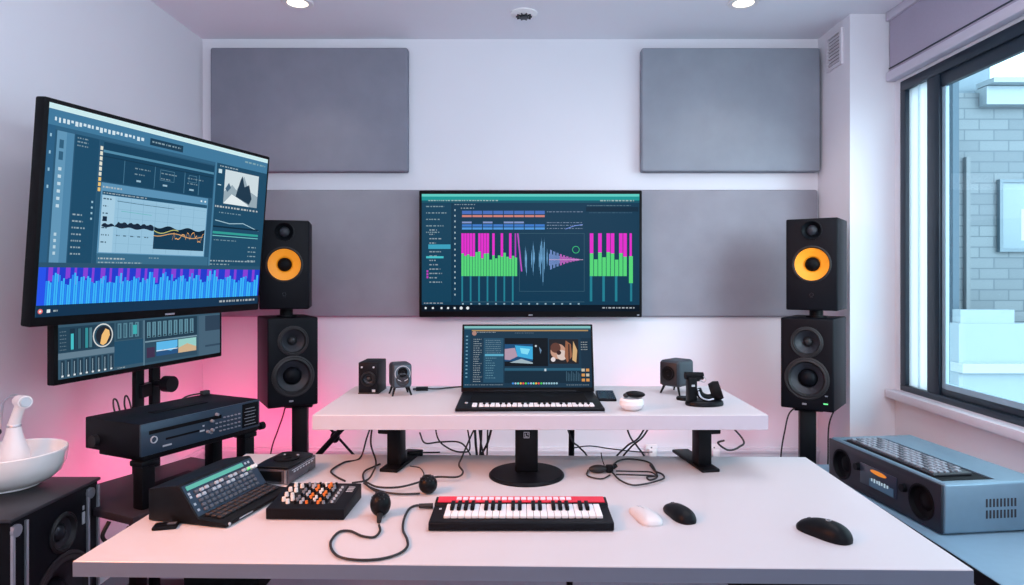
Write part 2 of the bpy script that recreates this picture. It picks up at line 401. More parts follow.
# middle television
def television_body(o, w, h, t=.035):
    MB().box((0, 0, 0), (w, t, h), bevel=.006, seg=2).build('bezel', M_BLACK2, o)
    MB().box((0, t / 2 + .012, -.02), (w * .6, .03, h * .55), bevel=.01).build('rear_housing', M_BLACK2, o)
tw, th = 1.213, .69
tv = thing('television', 'wide black television on the middle of the back wall showing green and magenta bars', 'television', (.0575, 3.585, 1.4355))
television_body(tv, tw, th)
MB().box((0, .052, 0), (.4, .03, .3)).build('wall_mount', M_METAL, tv)
MB().box((.0, -.0185, -th / 2 + .012), (.022, .002, .005)).build('maker_badge', M_SILVER, tv)
MB().box((.585, -.0185, -th / 2 + .012), (.012, .002, .004)).build('indicator', M_SILVER, tv)
u = UI(tw - .03, th - .052)
u.rect(0, 0, 1, 1, (17, 58, 84))
u.rect(0, 0, 1, .055, (28, 150, 150)); u.rect(0, 0, 1, .022, (96, 205, 196)); u.rect(0, .055, 1, .075, (20, 84, 104))
u.text(.03, .05, .32, .012, (190, 220, 220)); u.text(.82, .05, .16, .014, (190, 220, 220))
u.rect(0, .08, .137, .92, (19, 66, 92)); u.rect(.137, .08, .14, .92, (12, 40, 60))
for k in range(5): u.text(.02, .10 + k * .055, random.uniform(.05, .1), .013, (150, 185, 200))
for k in range(13): u.text(.035, .30 + k * .037, random.uniform(.02, .06), .014, (170, 195, 210))
u.rect(.03, .43, .132, .468, (60, 160, 190)); u.rect(.02, .53, .1, .548, (70, 190, 200))
for k in range(3): u.rect(.022, .65 + k * .025, .03, .668 + k * .025, (190, 60, 190))
for k in range(16): u.rect(.15, .13 + k * .048, .155, .145 + k * .048, (170, 195, 205))
u.text(.18, .115, .06, .012, (180, 200, 210)); u.text(.15, .085, .1, .01, (160, 190, 205))
for j, (v0, v1) in enumerate(((.143, .172), (.18, .197), (.235, .25), (.258, .278), (.285, .303))):
    for k in range(8):
        a = .185 + k * .048
        col = [(70, 110, 190), (210, 130, 120), (130, 150, 200), (60, 120, 200), (80, 150, 220)][j]
        if j == 2 and k not in (0, 2, 4, 5): continue
        u.rect(a, v0, a + .044, v1, col)
    if j != 1: u.text(.575, v0 + .005, .165, .008, (150, 175, 215))
u.line([(.66, .30), (.7, .272), (.74, .26)], .003, (120, 150, 230))
u.rect(.755, .11, .995, .15, (12, 44, 66)); u.text(.76, .095, .2, .008, (110, 150, 170)); u.text(.77, .155, .2, .01, (60, 110, 140))
# spectrum, left block
VB, VT, VM = .70, .335, .70
def bars(a, b, n, seed, mag):
    rnd = random.Random(seed); st = (b - a) / n
    for k in range(n):
        x = a + k * st; hgt = rnd.uniform(.49, .56)
        if mag[k] == 'm': u.rect(x, VT, x + st * .86, hgt + .01, (226, 46, 205))
        if mag[k] == 'p': u.rect(x, VT, x + st * .5, hgt + .06, (176, 60, 190))
        u.rect(x, hgt, x + st * .86, VM, (86, 214, 122))
        if k % 3 == 0: u.rect(x, VM, x + st * .6, .915, (34, 126, 146))
bars(.182, .44, 20, 3, 'mmmmm.mmmm.m..m..m.p')
bars(.772, .945, 9, 8, 'm.m.mm.mm'); u.rect(.955, VT, .965, .56, (226, 46, 205)); u.rect(.952, .53, .97, .76, (86, 214, 122)); u.rect(.957, .76, .967, .915, (34, 126, 146))
u.poly([(.438, VT), (.444, VT), (.462, .66), (.456, .66)], (190, 80, 200))
u.frame(.448, .335, .747, .83, (70, 110, 128), .0012)
u.rect(.18, .918, .747, .921, (70, 110, 128))
for k in range(15): u.rect(.185 + k * .038, .93, .193 + k * .038, .942, (150, 180, 195))
for x, t0, t1 in ((.476, .44, .66), (.481, .48, .71), (.505, .47, .64), (.512, .4, .7), (.517, .46, .6), (.54, .47, .66), (.546, .4, .72), (.551, .365, .6), (.557, .42, .79), (.563, .37, .68), (.576, .46, .62)):
    u.poly([(x - .0022, .55), (x, t0), (x + .0022, .55), (x, t1)], (112, 170, 215)); u.rect(x - .0016, t0 + .04, x + .0016, t1 - .04, (112, 170, 215))
for k in range(28):
    x = .585 + k * .005; a = .09 * (1 - k / 30) ** 1.6 * (.5 + .5 * abs(sin(k * 2.1))) + .005
    u.rect(x, .56 - a, x + .003, .56 + a, (130, 160, 225) if k < 10 else (215, 110, 215))
u.line([(.585, .56), (.742, .56)], .0016, (235, 190, 225))
u.disc(.708, .475, .017, (60, 190, 120)); u.disc(.708, .475, .014, (17, 58, 84))
u.rect(0, .945, 1, 1, (8, 22, 36)); u.text(.01, .925, .09, .01, (200, 215, 225))
for k, x in enumerate((.012, .045, .085, .115, .145, .175, .205)): u.disc(x + .006, .972, .005 if k < 5 else .007, (225, 232, 238))
u.text(.83, .962, .15, .016, (205, 215, 225))
u.build('screen', tv, (0, -.0181, .006))

# large left television, leaning down from a wall arm
tw, th = 1.072, .708
tl = thing('television', 'largest tilted television at left, showing blue spectrum bars and an editing window', 'television', (-1.3457, 2.5208, 1.513), 1.2966, None, .0884)
television_body(tl, tw, th, .04)
g = MB(); q = tl.matrix_basis @ Vector((0, .045, -.05))
g.tube([q, (-1.60, 2.62, 1.47), (XL + .02, 2.55, 1.47)], .022, smooth=False); g.build('mount_arm', M_METAL, tl, world=True)
MB().box((XL + .012, 2.55, 1.47), (.022, .16, .26), bevel=.004).build('wall_plate', M_METAL, tl, world=True)
MB().box((0.01, -.021, -th / 2 + .011), (.045, .002, .006)).build('maker_badge', M_SILVER, tl)
u = UI(tw - .03, th - .045, 1.53)
u.rect(0, 0, 1, 1, (44, 88, 118))
u.rect(0, 0, 1, .026, (205, 236, 240)); u.rect(0, .026, 1, .1, (66, 122, 158)); u.rect(0, .1, 1, .118, (50, 98, 130))
for k in range(22):
    x = .03 + k * .019; u.rect(x, .06, x + random.uniform(.008, .015), .06 + random.uniform(.012, .026), (210, 230, 240))
u.rect(.47, .05, .62, .088, (28, 62, 86)); u.text(.48, .062, .13, .012, (150, 190, 210)); u.text(.9, .045, .09, .016, (150, 200, 215))
u.rect(0, .1, .035, .742, (46, 96, 132)); u.rect(.045, .12, .125, .742, (98, 150, 184)); u.rect(.09, .12, .125, .742, (80, 134, 170))
for k in range(2): u.rect(.058, .16 + k * .055, .078, .2 + k * .055, (50, 96, 126))
for k in range(6): u.rect(.06, .29 + k * .035, .075, .305 + k * .035, (190, 215, 228))
for k in range(4): u.rect(.06, .60 + k * .03, .072, .615 + k * .03, (180, 208, 222))
for k in range(4): u.rect(.012, .14 + k * .08, .02, .155 + k * .08, (150, 190, 212))
u.rect(.13, .12, .24, .742, (30, 76, 106))
for k in range(3): u.text(.14, .13 + k * .018, .05, .009, (150, 185, 205))
for k in range(7): u.text(.14, .50 + k * .032, random.uniform(.03, .065), .011, (175, 205, 220))
for k in range(4): u.rect(.222, .43 + k * .028, .23, .44 + k * .028, (150, 190, 210))
u.rect(.245, .12, .262, .742, (38, 84, 114))
for k in range(9): u.rect(.247, .15 + k * .026, .259, .169 + k * .026, (225, 225, 210) if k < 6 else (232, 196, 120))
u.rect(.262, .125, .765, .325, (26, 68, 96)); u.rect(.262, .165, .765, .178, (84, 140, 170)); u.rect(.262, .195, .765, .2, (20, 54, 78))
for x in (.36, .5, .635, .7): u.rect(x, .2, x + .003, .32, (70, 118, 146))
for x in (.41, .53, .65): u.text(x, .225, .07, .009, (140, 175, 195)); u.text(x, .255, .045, .009, (140, 175, 195)); u.rect(x + .01, .29, x + .03, .3, (150, 185, 205))
u.frame(.525, .21, .59, .27, (90, 135, 160), .0015); u.frame(.655, .21, .69, .25, (90, 135, 160), .0015)
# pale analysis window
u.rect(.262, .33, .748, .70, (92, 146, 182)); u.text(.27, .345, .09, .012, (220, 235, 240))
u.rect(.27, .372, .745, .39, (36, 80, 108)); u.text(.275, .377, .2, .008, (190, 212, 224)); u.rect(.715, .347, .722, .357, (220, 235, 240)); u.rect(.732, .347, .739, .357, (220, 235, 240))
u.rect(.27, .392, .745, .685, (150, 194, 220)); u.rect(.27, .392, .33, .685, (166, 204, 226))
for k in range(7): u.text(.276, .405 + k * .037, random.uniform(.02, .04), .01, (70, 110, 140))
u.rect(.278, .5, .298, .525, (24, 44, 66))
for k in range(6): u.rect(.335, .41 + k * .045, .74, .4115 + k * .045, (128, 172, 200))
for k in range(7): u.rect(.345 + k * .057, .395, .3465 + k * .057, .68, (128, 172, 200))
u.line([(.34, .415), (.45, .418), (.60, .42)], .002, (60, 96, 124)); u.line([(.36, .465), (.5, .47)], .0015, (90, 180, 180))
pts = [(.275 + k * .0085, .545 - .012 * abs(sin(k * .9)) - .012 * (k > 8)) for k in range(29)]
u.poly(pts + [(p[0], .552 + .004 * sin(p[0] * 90)) for p in pts[::-1]], (26, 42, 62))
for k in range(5): u.text(.345 + k * .032, .59, .018, .008, (70, 110, 140))
u.rect(.515, .54, .742, .655, (24, 62, 88))
pts = [(.515 + k * .0076, .53 + .008 * sin(k * .55)) for k in range(31)]
u.poly(pts + [(.742, .56), (.515, .56)], (18, 40, 58))
u.line([(.515 + k * .01, .553 + .012 * sin(k * .5)) for k in range(12)], .003, (200, 200, 120))
u.line([(.515 + k * .01, .572 + .01 * sin(k * .4 + 1)) for k in range(23)], .003, (222, 168, 110))
u.line([(.60 + k * .006, .575 + random.uniform(-.03, .028)) for k in range(24)], .0035, (240, 176, 110))
u.rect(.262, .69, .765, .742, (58, 108, 138)); u.text(.27, .71, .12, .012, (205, 225, 235)); u.text(.5, .702, .05, .009, (150, 190, 210)); u.text(.27, .732, .2, .009, (170, 205, 220))
# right column with a picture of a snowy ridge
u.rect(.768, .1, 1, .742, (32, 76, 104)); u.rect(.768, .1, .776, .742, (70, 124, 158)); u.text(.79, .11, .08, .01, (190, 215, 225))
u.rect(.785, .135, .8, .16, (200, 225, 235)); u.rect(.785, .23, .8, .236, (200, 225, 235))
u.rect(.815, .13, .965, .345, (206, 220, 226))
u.poly([(.815, .345), (.815, .27), (.85, .22), (.87, .25), (.9, .15), (.925, .24), (.965, .27), (.965, .345)], (150, 170, 182))
u.poly([(.868, .29), (.885, .18), (.893, .15), (.905, .22), (.925, .2), (.94, .29), (.93, .33), (.9, .31)], (34, 58, 78))
u.poly([(.815, .345), (.85, .28), (.88, .3), (.92, .33), (.93, .345)], (226, 236, 240)); u.poly([(.82, .25), (.835, .21), (.845, .24), (.83, .27)], (70, 100, 124))
u.text(.78, .36, .19, .016, (220, 232, 238), .1); u.text(.8, .4, .1, .009, (140, 180, 200))
u.line([(.785, .455), (.85, .47), (.91, .46), (.98, .5)], .003, (170, 205, 220)); u.rect(.778, .49, .98, .5, (16, 44, 64))
u.rect(.778, .525, .98, .54, (52, 158, 150)); u.rect(.778, .55, .98, .555, (120, 200, 200)); u.text(.785, .575, .1, .008, (130, 170, 190))
for k in range(4): u.text(.94, .61 + k * .03, .035, .01, (160, 195, 210))
u.text(.775, .705, .2, .012, (180, 208, 222)); u.text(.775, .728, .09, .01, (160, 195, 210))
# spectrum strip
u.rect(0, .742, 1, .765, (44, 84, 112)); u.rect(0, .765, 1, .945, (36, 62, 205)); u.rect(0, .765, .035, .945, (40, 84, 235))
rnd = random.Random(5)
for k in range(96):
    x = .036 + k * .01; hgt = .845 - .05 * abs(sin(k * .31)) * rnd.random() - .02 * rnd.random() + .02 * sin(k * .9)
    if k % 4 in (1,) or (k % 8 == 2): u.rect(x, .765, x + .011, .765 + rnd.uniform(.05, .085), (134, 66, 214))
    u.rect(x, hgt, x + .0082, .945, (58, 184, 252) if k % 3 else (40, 140, 245))
u.rect(0, .945, 1, 1, (20, 52, 80)); u.disc(.02, .973, .009, (232, 120, 120)); u.disc(.02, .973, .004, (240, 240, 240)); u.rect(.05, .965, .066, .981, (220, 235, 240)); u.text(.08, .967, .02, .012, (190, 210, 220))
u.text(.83, .962, .155, .018, (200, 214, 222))
u.build('screen', tl, (0, -.0206, .008))

# lower left monitor on a pole
mw, mh = .821, .30
ml = thing('monitor', 'smaller wide monitor below the big left television, showing meters and a round dial', 'monitor', (-1.4505, 2.5565, .955 + mh / 2), R(76.7))
MB().box((0, 0, 0), (mw, .03, mh), bevel=.005).build('bezel', M_BLACK2, ml)
u = UI(mw - .03, mh - .03, 1.37)
V0 = .36
u.rect(0, 0, 1, 1, (56, 88, 108)); u.rect(0, .28, 1, .32, (90, 124, 144))
def vv(t): return V0 + t * (1 - V0)
u.rect(.0, vv(0), .35, vv(.5), (36, 66, 86)); u.rect(.36, vv(0), .52, vv(.38), (42, 74, 94)); u.rect(.35, vv(.4), .53, vv(.93), (34, 78, 106))
for k in range(6): u.text(.01, vv(.08 + k * .07), .04, .012, (120, 150, 170))
for x, c in ((.085, (70, 190, 200)), (.13, (56, 96, 112)), (.175, (52, 140, 150)), (.2, (80, 120, 136))):
    u.rect(x - .012, vv(.04), x + .02, vv(.46), (28, 52, 70)); u.rect(x - .006, vv(.14 if c[0] == 70 else .05), x + .012, vv(.45), c)
u.disc(.28, vv(.235), .063, (210, 214, 214)); u.disc(.28, vv(.235), .056, (44, 78, 98)); u.disc(.285, vv(.235), .05, (34, 40, 50))
u.poly([(.262, vv(.4)), (.272, vv(.22)), (.295, vv(.1)), (.318, vv(.14)), (.322, vv(.24)), (.3, vv(.4)), (.28, vv(.44))], (240, 190, 120))
u.rect(0, vv(.5), .35, vv(.62), (100, 126, 144))
for k in range(9):
    x = .015 + k * .038; u.rect(x, vv(.64), x + .026, vv(.97), (34, 58, 76)); u.rect(x + .008, vv(.68), x + .012, vv(.93), (140, 165, 180)); u.rect(x + .005, vv(.93), x + .018, vv(.965), (215, 225, 230))
for k in range(4):
    x = .37 + k * .036; u.rect(x, vv(.02), x + .024, vv(.34), (86, 128, 146)); u.rect(x + .007, vv(.05), x + .013, vv(.32), (34, 70, 90))
u.rect(.465, vv(.08), .49, vv(.28), (62, 172, 176))
u.rect(.53, vv(0), .537, vv(1), (96, 128, 146)); u.rect(.54, vv(.0), .86, vv(.46), (34, 60, 78))
for k in range(9):
    x = .552 + k * .033; u.rect(x, vv(.05), x + .022, vv(.4), (96, 140, 158)); u.rect(x + .009, vv(.07), x + .013, vv(.38), (48, 82, 100)); u.rect(x + .004, vv(.36), x + .017, vv(.39), (28, 44, 56))
u.rect(.54, vv(.47), .86, vv(.5), (120, 150, 166)); u.rect(.54, vv(.5), .86, vv(.95), (46, 76, 96)); u.rect(.55, vv(.62), .6, vv(.85), (64, 50, 78))
u.rect(.61, vv(.52), .74, vv(.84), (92, 182, 232)); u.poly([(.61, vv(.84)), (.61, vv(.74)), (.65, vv(.7)), (.7, vv(.76)), (.74, vv(.68)), (.74, vv(.84))], (40, 84, 130)); u.rect(.61, vv(.71), .74, vv(.73), (214, 230, 240))
u.rect(.745, vv(.52), .855, vv(.84), (150, 206, 200)); u.poly([(.745, vv(.84)), (.745, vv(.72)), (.8, vv(.64)), (.855, vv(.74)), (.855, vv(.84))], (206, 176, 140))
u.rect(.87, vv(0), 1, vv(1), (70, 98, 118)); u.rect(.91, vv(.02), 1, vv(.4), (46, 66, 86)); u.rect(.91, vv(.75), 1, vv(.8), (50, 74, 94)); u.text(.37, vv(.955), .05, .014, (210, 225, 230))
u.build('screen', ml, (0, -.0156, .003))
g = MB()
for dx in (-.03, .05): g.box((-1.50 + dx * .25, 2.62 + dx, .60), (.022, .042, 1.16), bevel=.004, rot=Matrix.Rotation(R(-14), 3, 'Z'))
g.box((-1.50, 2.63, .5), (.03, .1, .06)); g.box((-1.50, 2.63, .86), (.03, .1, .05)); g.build('stand_pole', M_POWDER, ml, world=True)
MB().box((-1.50, 2.63, .012), (.30, .34, .024), bevel=.006).build('stand_base', M_POWDER, ml, world=True)
MB().box((-1.488, 2.62, 1.09), (.07, .14, .14), bevel=.006).build('mount_plate', M_POWDER, ml, world=True)
MB().cyl((-1.47, 2.64, .885), (-1.40, 2.62, .885), .012).cyl((-1.42, 2.625, .885), (-1.385, 2.615, .885), .032).build('clamp_knob', M_BLACK, ml, world=True)

# ------------------------------------------------------------------ studio speakers
def driver(parent, name, cx, cz, r, cone, cap, depth=.35, cap_r=.3, ring=M_RUB, capd=.0, e=0.0):
    d = MB().lathe([(r, 0), (r, .003), (r * .93, .0055), (r * (.9 + e * .3), .004), (r * (.86 + e * .5), .006), (r * (.80 + e), .006), (r * (.75 + e), -.002), (r * (.72 + e), -.006)], front(cx, 0, cz), 48).build(name, ring, parent)
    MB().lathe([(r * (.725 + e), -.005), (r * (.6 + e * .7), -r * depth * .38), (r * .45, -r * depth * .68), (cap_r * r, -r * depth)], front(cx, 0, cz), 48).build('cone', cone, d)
    c0 = -r * depth
    MB().lathe([(cap_r * r * 1.04, c0 - .001)] + [(cap_r * r * cos(a), c0 + cap_r * r * (.75 + capd) * sin(a)) for a in [k * pi / 12 for k in range(6)]] + [(0, c0 + cap_r * r * (.75 + capd))], front(cx, 0, cz), 32).build('dust_cap', cap, d)
def hole(mb, cx, cz, r, depth): mb.cyl((cx, .0 + depth, cz), (cx, -.02, cz), r, seg=48)
def orange_speaker(label, loc, yaw, neck):
    w, h, d = .234, .442, .24
    o = thing('studio_monitor', label, 'speaker', loc, yaw, 'orange coned studio monitors')
    c = MB().box((0, d / 2, h / 2), (w, d, h), bevel=.007, seg=3).build('cabinet', M_CAB, o)
    k = MB(); hole(k, 0, .222, .086, .075); hole(k, 0, .385, .046, .025); cut(c, k)
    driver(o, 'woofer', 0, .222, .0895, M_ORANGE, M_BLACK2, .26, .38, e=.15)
    t = MB().lathe([(.0485, 0), (.0485, .003), (.044, .004), (.034, -.012), (.020, -.019)], front(0, 0, .385), 40).build('tweeter', M_BLACK, o)
    MB().lathe([(.026, -.018), (.022, -.008), (.012, -.002), (0, .000)], front(0, 0, .385), 32).build('dome', M_CONE, t)
    g = MB().lathe([(.009, .0), (.009, .0015), (.007, .0015), (.007, 0)], front(0, 0, .075), 20); g.box((0, -.0008, .062), (.012, .0016, .002)); g.build('emblem', M_METAL, o)
    nz = neck - loc[2]
    MB().cyl((0, d / 2 - .01, nz), (0, d / 2 - .01, 0), .032).cyl((0, d / 2 - .01, nz), (0, d / 2 - .01, nz + .008), .05).build('neck_riser', M_POWDER, o)
def two_way(label, loc, yaw, led):
    w, h, d = .242, .44, .28
    o = thing('studio_monitor', label, 'speaker', loc, yaw, 'two way black studio monitors')
    c = MB().box((0, d / 2, h / 2), (w, d, h), bevel=.007, seg=3).build('cabinet', M_CAB, o)
    k = MB(); hole(k, 0, .150, .099, .075); hole(k, 0, .325, .071, .05); cut(c, k)
    driver(o, 'woofer', 0, .150, .103, M_CONE, M_CAB, .3, .42)
    driver(o, 'midrange_driver', 0, .325, .075, M_CONE, M_RUB, .35, .3)
    MB().box((-.01, -.0008, .028), (.02, .0016, .008)).build('emblem', M_SILVER, o)
    if led:
        MB().box((.088, -.001, .075), (.012, .002, .005)).build('badge', M_SILVER, o)
        MB().box((.085, -.001, .038), (.02, .002, .006)).build('status_light', M_LED, o)
LZ, UZ = .668, 1.150
two_way('black two-way studio monitor on the left stand, under the orange coned one', (-1.123, 3.25, LZ), .55, False)
two_way('black two-way studio monitor on the right stand, under the orange coned one', (1.3764, 3.15, LZ + .004), -.6486, True)
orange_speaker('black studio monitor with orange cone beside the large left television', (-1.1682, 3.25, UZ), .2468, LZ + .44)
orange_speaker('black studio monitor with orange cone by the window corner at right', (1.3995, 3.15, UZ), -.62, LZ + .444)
def stand(label, x, y, top, yaw):
    o = thing('speaker_stand', label, 'speaker stand', (x, y, 0), yaw, 'black speaker stands')
    MB().box((0, 0, top - .008), (.13, .13, .016), bevel=.003).build('top_plate', M_POWDER, o)
    MB().box((0, 0, top / 2), (.075, .075, top - .03), bevel=.006).build('pole', M_POWDER, o)
    MB().box((0, 0, .012), (.32, .32, .024), bevel=.005).build('base_plate', M_POWDER, o)
stand('black steel stand carrying the two left speakers', -1.125, 3.36, LZ, .2)
stand('black steel stand carrying the two right speakers near the window', 1.425, 3.255, LZ + .004, -.3)

# ------------------------------------------------------------------ desk
dk = thing('desk', 'wide white desk with pale laminate top and grey front edge', 'desk', (-.007, 1.31, 0), R(-1.25))
MB().box((0, .40, DESK - .016), (1.80, .80, .032), bevel=.0015, seg=1).build('tabletop', [M_LAM], dk)
MB().box((0, -.0006, DESK - .0165), (1.798, .0012, .029)).build('front_edge_band', M_EDGE, dk)
for sx in (-1, 1):
    MB().box((sx * .80, .45, .36), (.07, .09, .66), bevel=.004).build('leg', M_SILVER, dk)
    MB().box((sx * .80, .42, .018), (.08, .66, .036), bevel=.005).build('foot', M_SILVER, dk)
    MB().box((sx * .80, .42, .698), (.06, .62, .02)).build('top_bracket', M_POWDER, dk)
MB().box((0, .45, .67), (1.52, .05, .06)).build('crossbar', M_POWDER, dk)
ct = thing('under_desk_tray', 'black tray fixed below the right half of the desk', 'tray', (.60, 1.55, .60))
MB().box((0, 0, .055), (.24, .22, .105), bevel=.004).build('tray_box', M_BLACK2, ct)
ct = thing('under_desk_tray', 'black tray fixed below the left end of the desk', 'tray', (-.67, 1.58, .60))
MB().box((0, 0, .055), (.17, .22, .105), bevel=.004).build('tray_box', M_BLACK2, ct)

# raised shelf on the desk
sh = thing('desk_shelf', 'raised white shelf on black legs standing across the back of the desk', 'shelf', (.058, 1.874, DESK))
MB().box((0, .245, .1585), (1.304, .49, .043), bevel=.002, seg=1).build('shelf_board', M_LAM, sh)
MB().box((0, -.0006, .1585), (1.302, .0012, .040)).build('front_edge_band', M_SHEDGE, sh)
def leg(cx, cy, yaw, side):
    Mx = Matrix.Translation((cx, cy, DESK)) @ Matrix.Rotation(yaw, 4, 'Z')
    a = MB().box((0, .0, .005), (.056, .23, .01), bevel=.003); a.bm.transform(Mx); ft = a.build('leg_foot', M_POWDER, sh, world=True)
    a = MB().box((0, -.05, .0725), (.042, .05, .125), bevel=.003); a.bm.transform(Mx); lg = a.build('leg', M_POWDER, sh, world=True)
    a = MB().box((-side * -.028, -.04, .118), (.05, .06, .036), bevel=.004); a.box((0, .0, .133), (.08, .16, .007)); a.bm.transform(Mx); a.build('clamp', M_BLACK, sh, world=True)
leg(-.365, 2.038, R(-11), -1); leg(.543, 2.038, R(9), 1)
MB().lathe([(0, 0), (.109, 0), (.109, .004), (.104, .009), (0, .011)], Matrix.Translation((-.039, .026, 0)), 64).build('pedestal_base', M_POWDER, sh)
pc = MB().box((-.039, .035, .074), (.066, .03, .13), bevel=.006, seg=3).build('pedestal_column', M_POWDER, sh)
g = MB()
for a in ((-.0085, -.0065, -.009, .009), (.0065, .0085, -.009, .009), (-.0085, .0085, -.009, -.007), (-.0085, .0085, .007, .009), (-.004, -.002, -.006, .004), (-.004, .003, -.006, -.004), (.002, .005, 0, .005)):
    g.box(*slab(-.039 + a[0], -.039 + a[1], .0192, .0204, .118 + a[2], .118 + a[3]))
g.build('emblem', M_SILVER, pc)

# ------------------------------------------------------------------ laptop with piano keys
lp = thing('laptop', 'open black laptop with piano keys in front of its editing screen', 'laptop', (.029, 1.902, SHELF), R(.6))
MB().box((0, .145, .008), (.436, .29, .010), bevel=.003).build('base', M_BLACK, lp)
MB().box((0, .145, .0025), (.438, .292, .003), bevel=.001).build('bottom_cover', M_SILVER, lp)
kw = MB().box((0, 0, 0), (.0142, .042, .005), bevel=.001, seg=1).build('white_key', M_KEYW, lp, (-.163, .045, .0145))
for k in range(1, 22): copy_part(kw, lp, (-.163 + k * .0163 + .004, .045, .0145))
kb = MB().box((0, 0, 0), (.008, .026, .006), bevel=.001, seg=1).build('black_key', M_KEYB, lp, (-.135, .056, .0175))
for k in range(2, 22):
    if k % 7 not in (3, 0): copy_part(kb, lp, (-.151 + k * .0163, .056, .0175))
MB().box((.0, .17, .0138), (.36, .13, .002)).build('control_strip', M_BLACK2, lp)
MB().cyl((-.19, .08, .013), (-.19, .08, .0155), .005, seg=16).build('power_button', M_CAPL, lp)
tl_ = R(12); ld = MB().box((0, 0, .114), (.444, .007, .228), bevel=.003).build('lid', M_BLACK2, lp, (0.0, .285, .010)); ld.rotation_euler = (-R(14), 0, 0)
MB().cyl((-.16, .285, .012), (.16, .285, .012), .006, seg=16).build('hinge', M_BLACK, lp)
u = UI(.43, .207)
u.rect(0, 0, 1, 1, (24, 54, 76)); u.rect(0, 0, 1, .035, (126, 190, 190)); u.rect(.0, .035, 1, .055, (60, 110, 124)); u.rect(.06, .065, .98, .085, (178, 142, 92)); u.text(.1, .095, .15, .014, (190, 205, 215)); u.disc(.08, .12, .018, (170, 130, 120)); u.text(.4, .11, .15, .01, (120, 150, 170))
u.rect(0, .055, .05, 1, (16, 62, 88))
for k in range(12): u.rect(.015, .16 + k * .06, .03, .18 + k * .06, (110, 160, 185))
for k in range(20): u.text(.075, .21 + k * .036, random.uniform(.04, .07), .016, (180, 195, 205))
u.rect(.155, .2, .31, .92, (36, 78, 104))
for k in range(7): u.text(.17, .23 + k * .034, .12, .014, (130, 165, 185))
u.rect(.165, .46, .31, .495, (90, 170, 200))
for k in range(9): u.text(.172, .52 + k * .04, random.uniform(.05, .09), .014, (120, 180, 205))
u.rect(.32, .2, .66, .66, (10, 18, 28)); u.rect(.32, .3, .54, .58, (26, 76, 120)); u.poly([(.40, .32), (.54, .34), (.54, .55), (.42, .5)], (60, 170, 220)); u.poly([(.44, .36), (.52, .38), (.5, .47), (.45, .45)], (130, 220, 245))
u.poly([(.32, .38), (.40, .36), (.42, .5), (.36, .56), (.32, .55)], (176, 150, 170)); u.poly([(.36, .6), (.45, .54), (.54, .6), (.54, .62)], (160, 180, 190)); u.disc(.565, .33, .008, (200, 210, 220)); u.poly([(.59, .34), (.61, .4), (.6, .46)], (110, 140, 170))
# second preview: warm abstract close-up
u.rect(.67, .22, .90, .62, (34, 32, 38)); u.disc(.74, .42, .06, (196, 150, 130)); u.disc(.72, .36, .04, (96, 60, 52)); u.disc(.77, .48, .04, (216, 196, 188)); u.disc(.745, .44, .018, (60, 36, 36)); u.poly([(.8, .24), (.84, .3), (.85, .5), (.81, .6), (.79, .5)], (150, 96, 70)); u.poly([(.86, .25), (.89, .4), (.88, .6), (.85, .56)], (210, 170, 120)); u.rect(.82, .3, .83, .58, (40, 30, 34)); u.disc(.7, .55, .018, (226, 216, 220))
u.rect(.32, .69, .92, .73, (40, 92, 118)); u.rect(.32, .74, .93, .93, (16, 42, 60))
for k in range(9): u.rect(.8 + k * .013, .74 + (k % 3) * .02, .804 + k * .013, .9, (70, 105, 125))
u.rect(.63, .7, .645, .74, (190, 205, 215))
for k in range(18): u.disc(.385 + k * .02, .935, .008, [(60, 140, 220), (80, 210, 90), (230, 90, 90), (240, 190, 70), (110, 220, 200), (170, 190, 220)][k * 5 % 6] if k < 12 else (150, 190, 205))
u.rect(.92, .2, 1, 1, (20, 46, 66))
for k in range(4): u.text(.92, .26 + k * .04, .05, .018, (190, 200, 205))
for k in range(6): u.rect(.92 + (k % 2) * .035, .70 + (k // 2) * .08, .945 + (k % 2) * .035, .745 + (k // 2) * .08, (214, 150, 80) if k % 3 else (200, 190, 170))
u.text(.01, .95, .3, .014, (150, 175, 190)); u.text(.8, .955, .18, .012, (150, 175, 190))
u.build('display', ld, (0, -.0041, .118))

ph = thing('phone', 'slim black phone lying on the shelf right of the laptop', 'phone', (.281, 2.15, SHELF), R(-4))
MB().box((0, 0, .0045), (.06, .15, .009), bevel=.003).build('body', M_BLACK, ph)
MB().box((0, 0, .0093), (.053, .142, .0006)).build('screen_glass', mat('phone_glass', (40, 44, 60), .15), ph)

# ------------------------------------------------------------------ small things on the shelf
def legged_cube(label, loc, yaw, w, h, d, retro):
    o = thing('mini_speaker', label, 'speaker', loc, yaw)
    lz = .026
    c = MB().box((0, d / 2, lz + h / 2), (w, d, h), bevel=.012, seg=4).build('cabinet', mat('mini_speaker_shell', (40, 50, 60), .5, var=.1), o)
    MB().box((0, -.0015, lz + h / 2), (w - .012, .004, h - .012), bevel=.002).build('baffle', mat('pale_speaker_face' if retro else 'dark_speaker_face', (66, 88, 102) if retro else (14, 18, 27), .5, var=.1), o)
    for sx in (-1, 1):
        for yy in (.015, d - .015): MB().cyl((sx * w * .33, yy, lz + .004), (sx * w * .48, yy + (.008 if yy > d / 2 else -.008), 0), .0045, .003, seg=12).build('leg', M_BLACK, o)
    def ring(cz, r, m, rec):
        return MB().lathe([(r, .0036), (r, .006), (r * .82, .0075), (r * .7, .0045), (r * .35, .004), (r * .3, .0065), (0, .0072)], front(0, 0, cz), 36).build(rec, m, o)
    if retro:
        MB().lathe([(.026, .0036), (.026, .0056), (.024, .0056), (.024, .0036)], front(0, 0, lz + h * .6), 32).build('trim_ring', M_CAPL, o)
        ring(lz + h * .66, .016, M_BLACK2, 'tweeter'); ring(lz + h * .36, .0225, M_CONE, 'woofer')
    else: ring(lz + h * .52, .024, M_BLACK2, 'woofer')
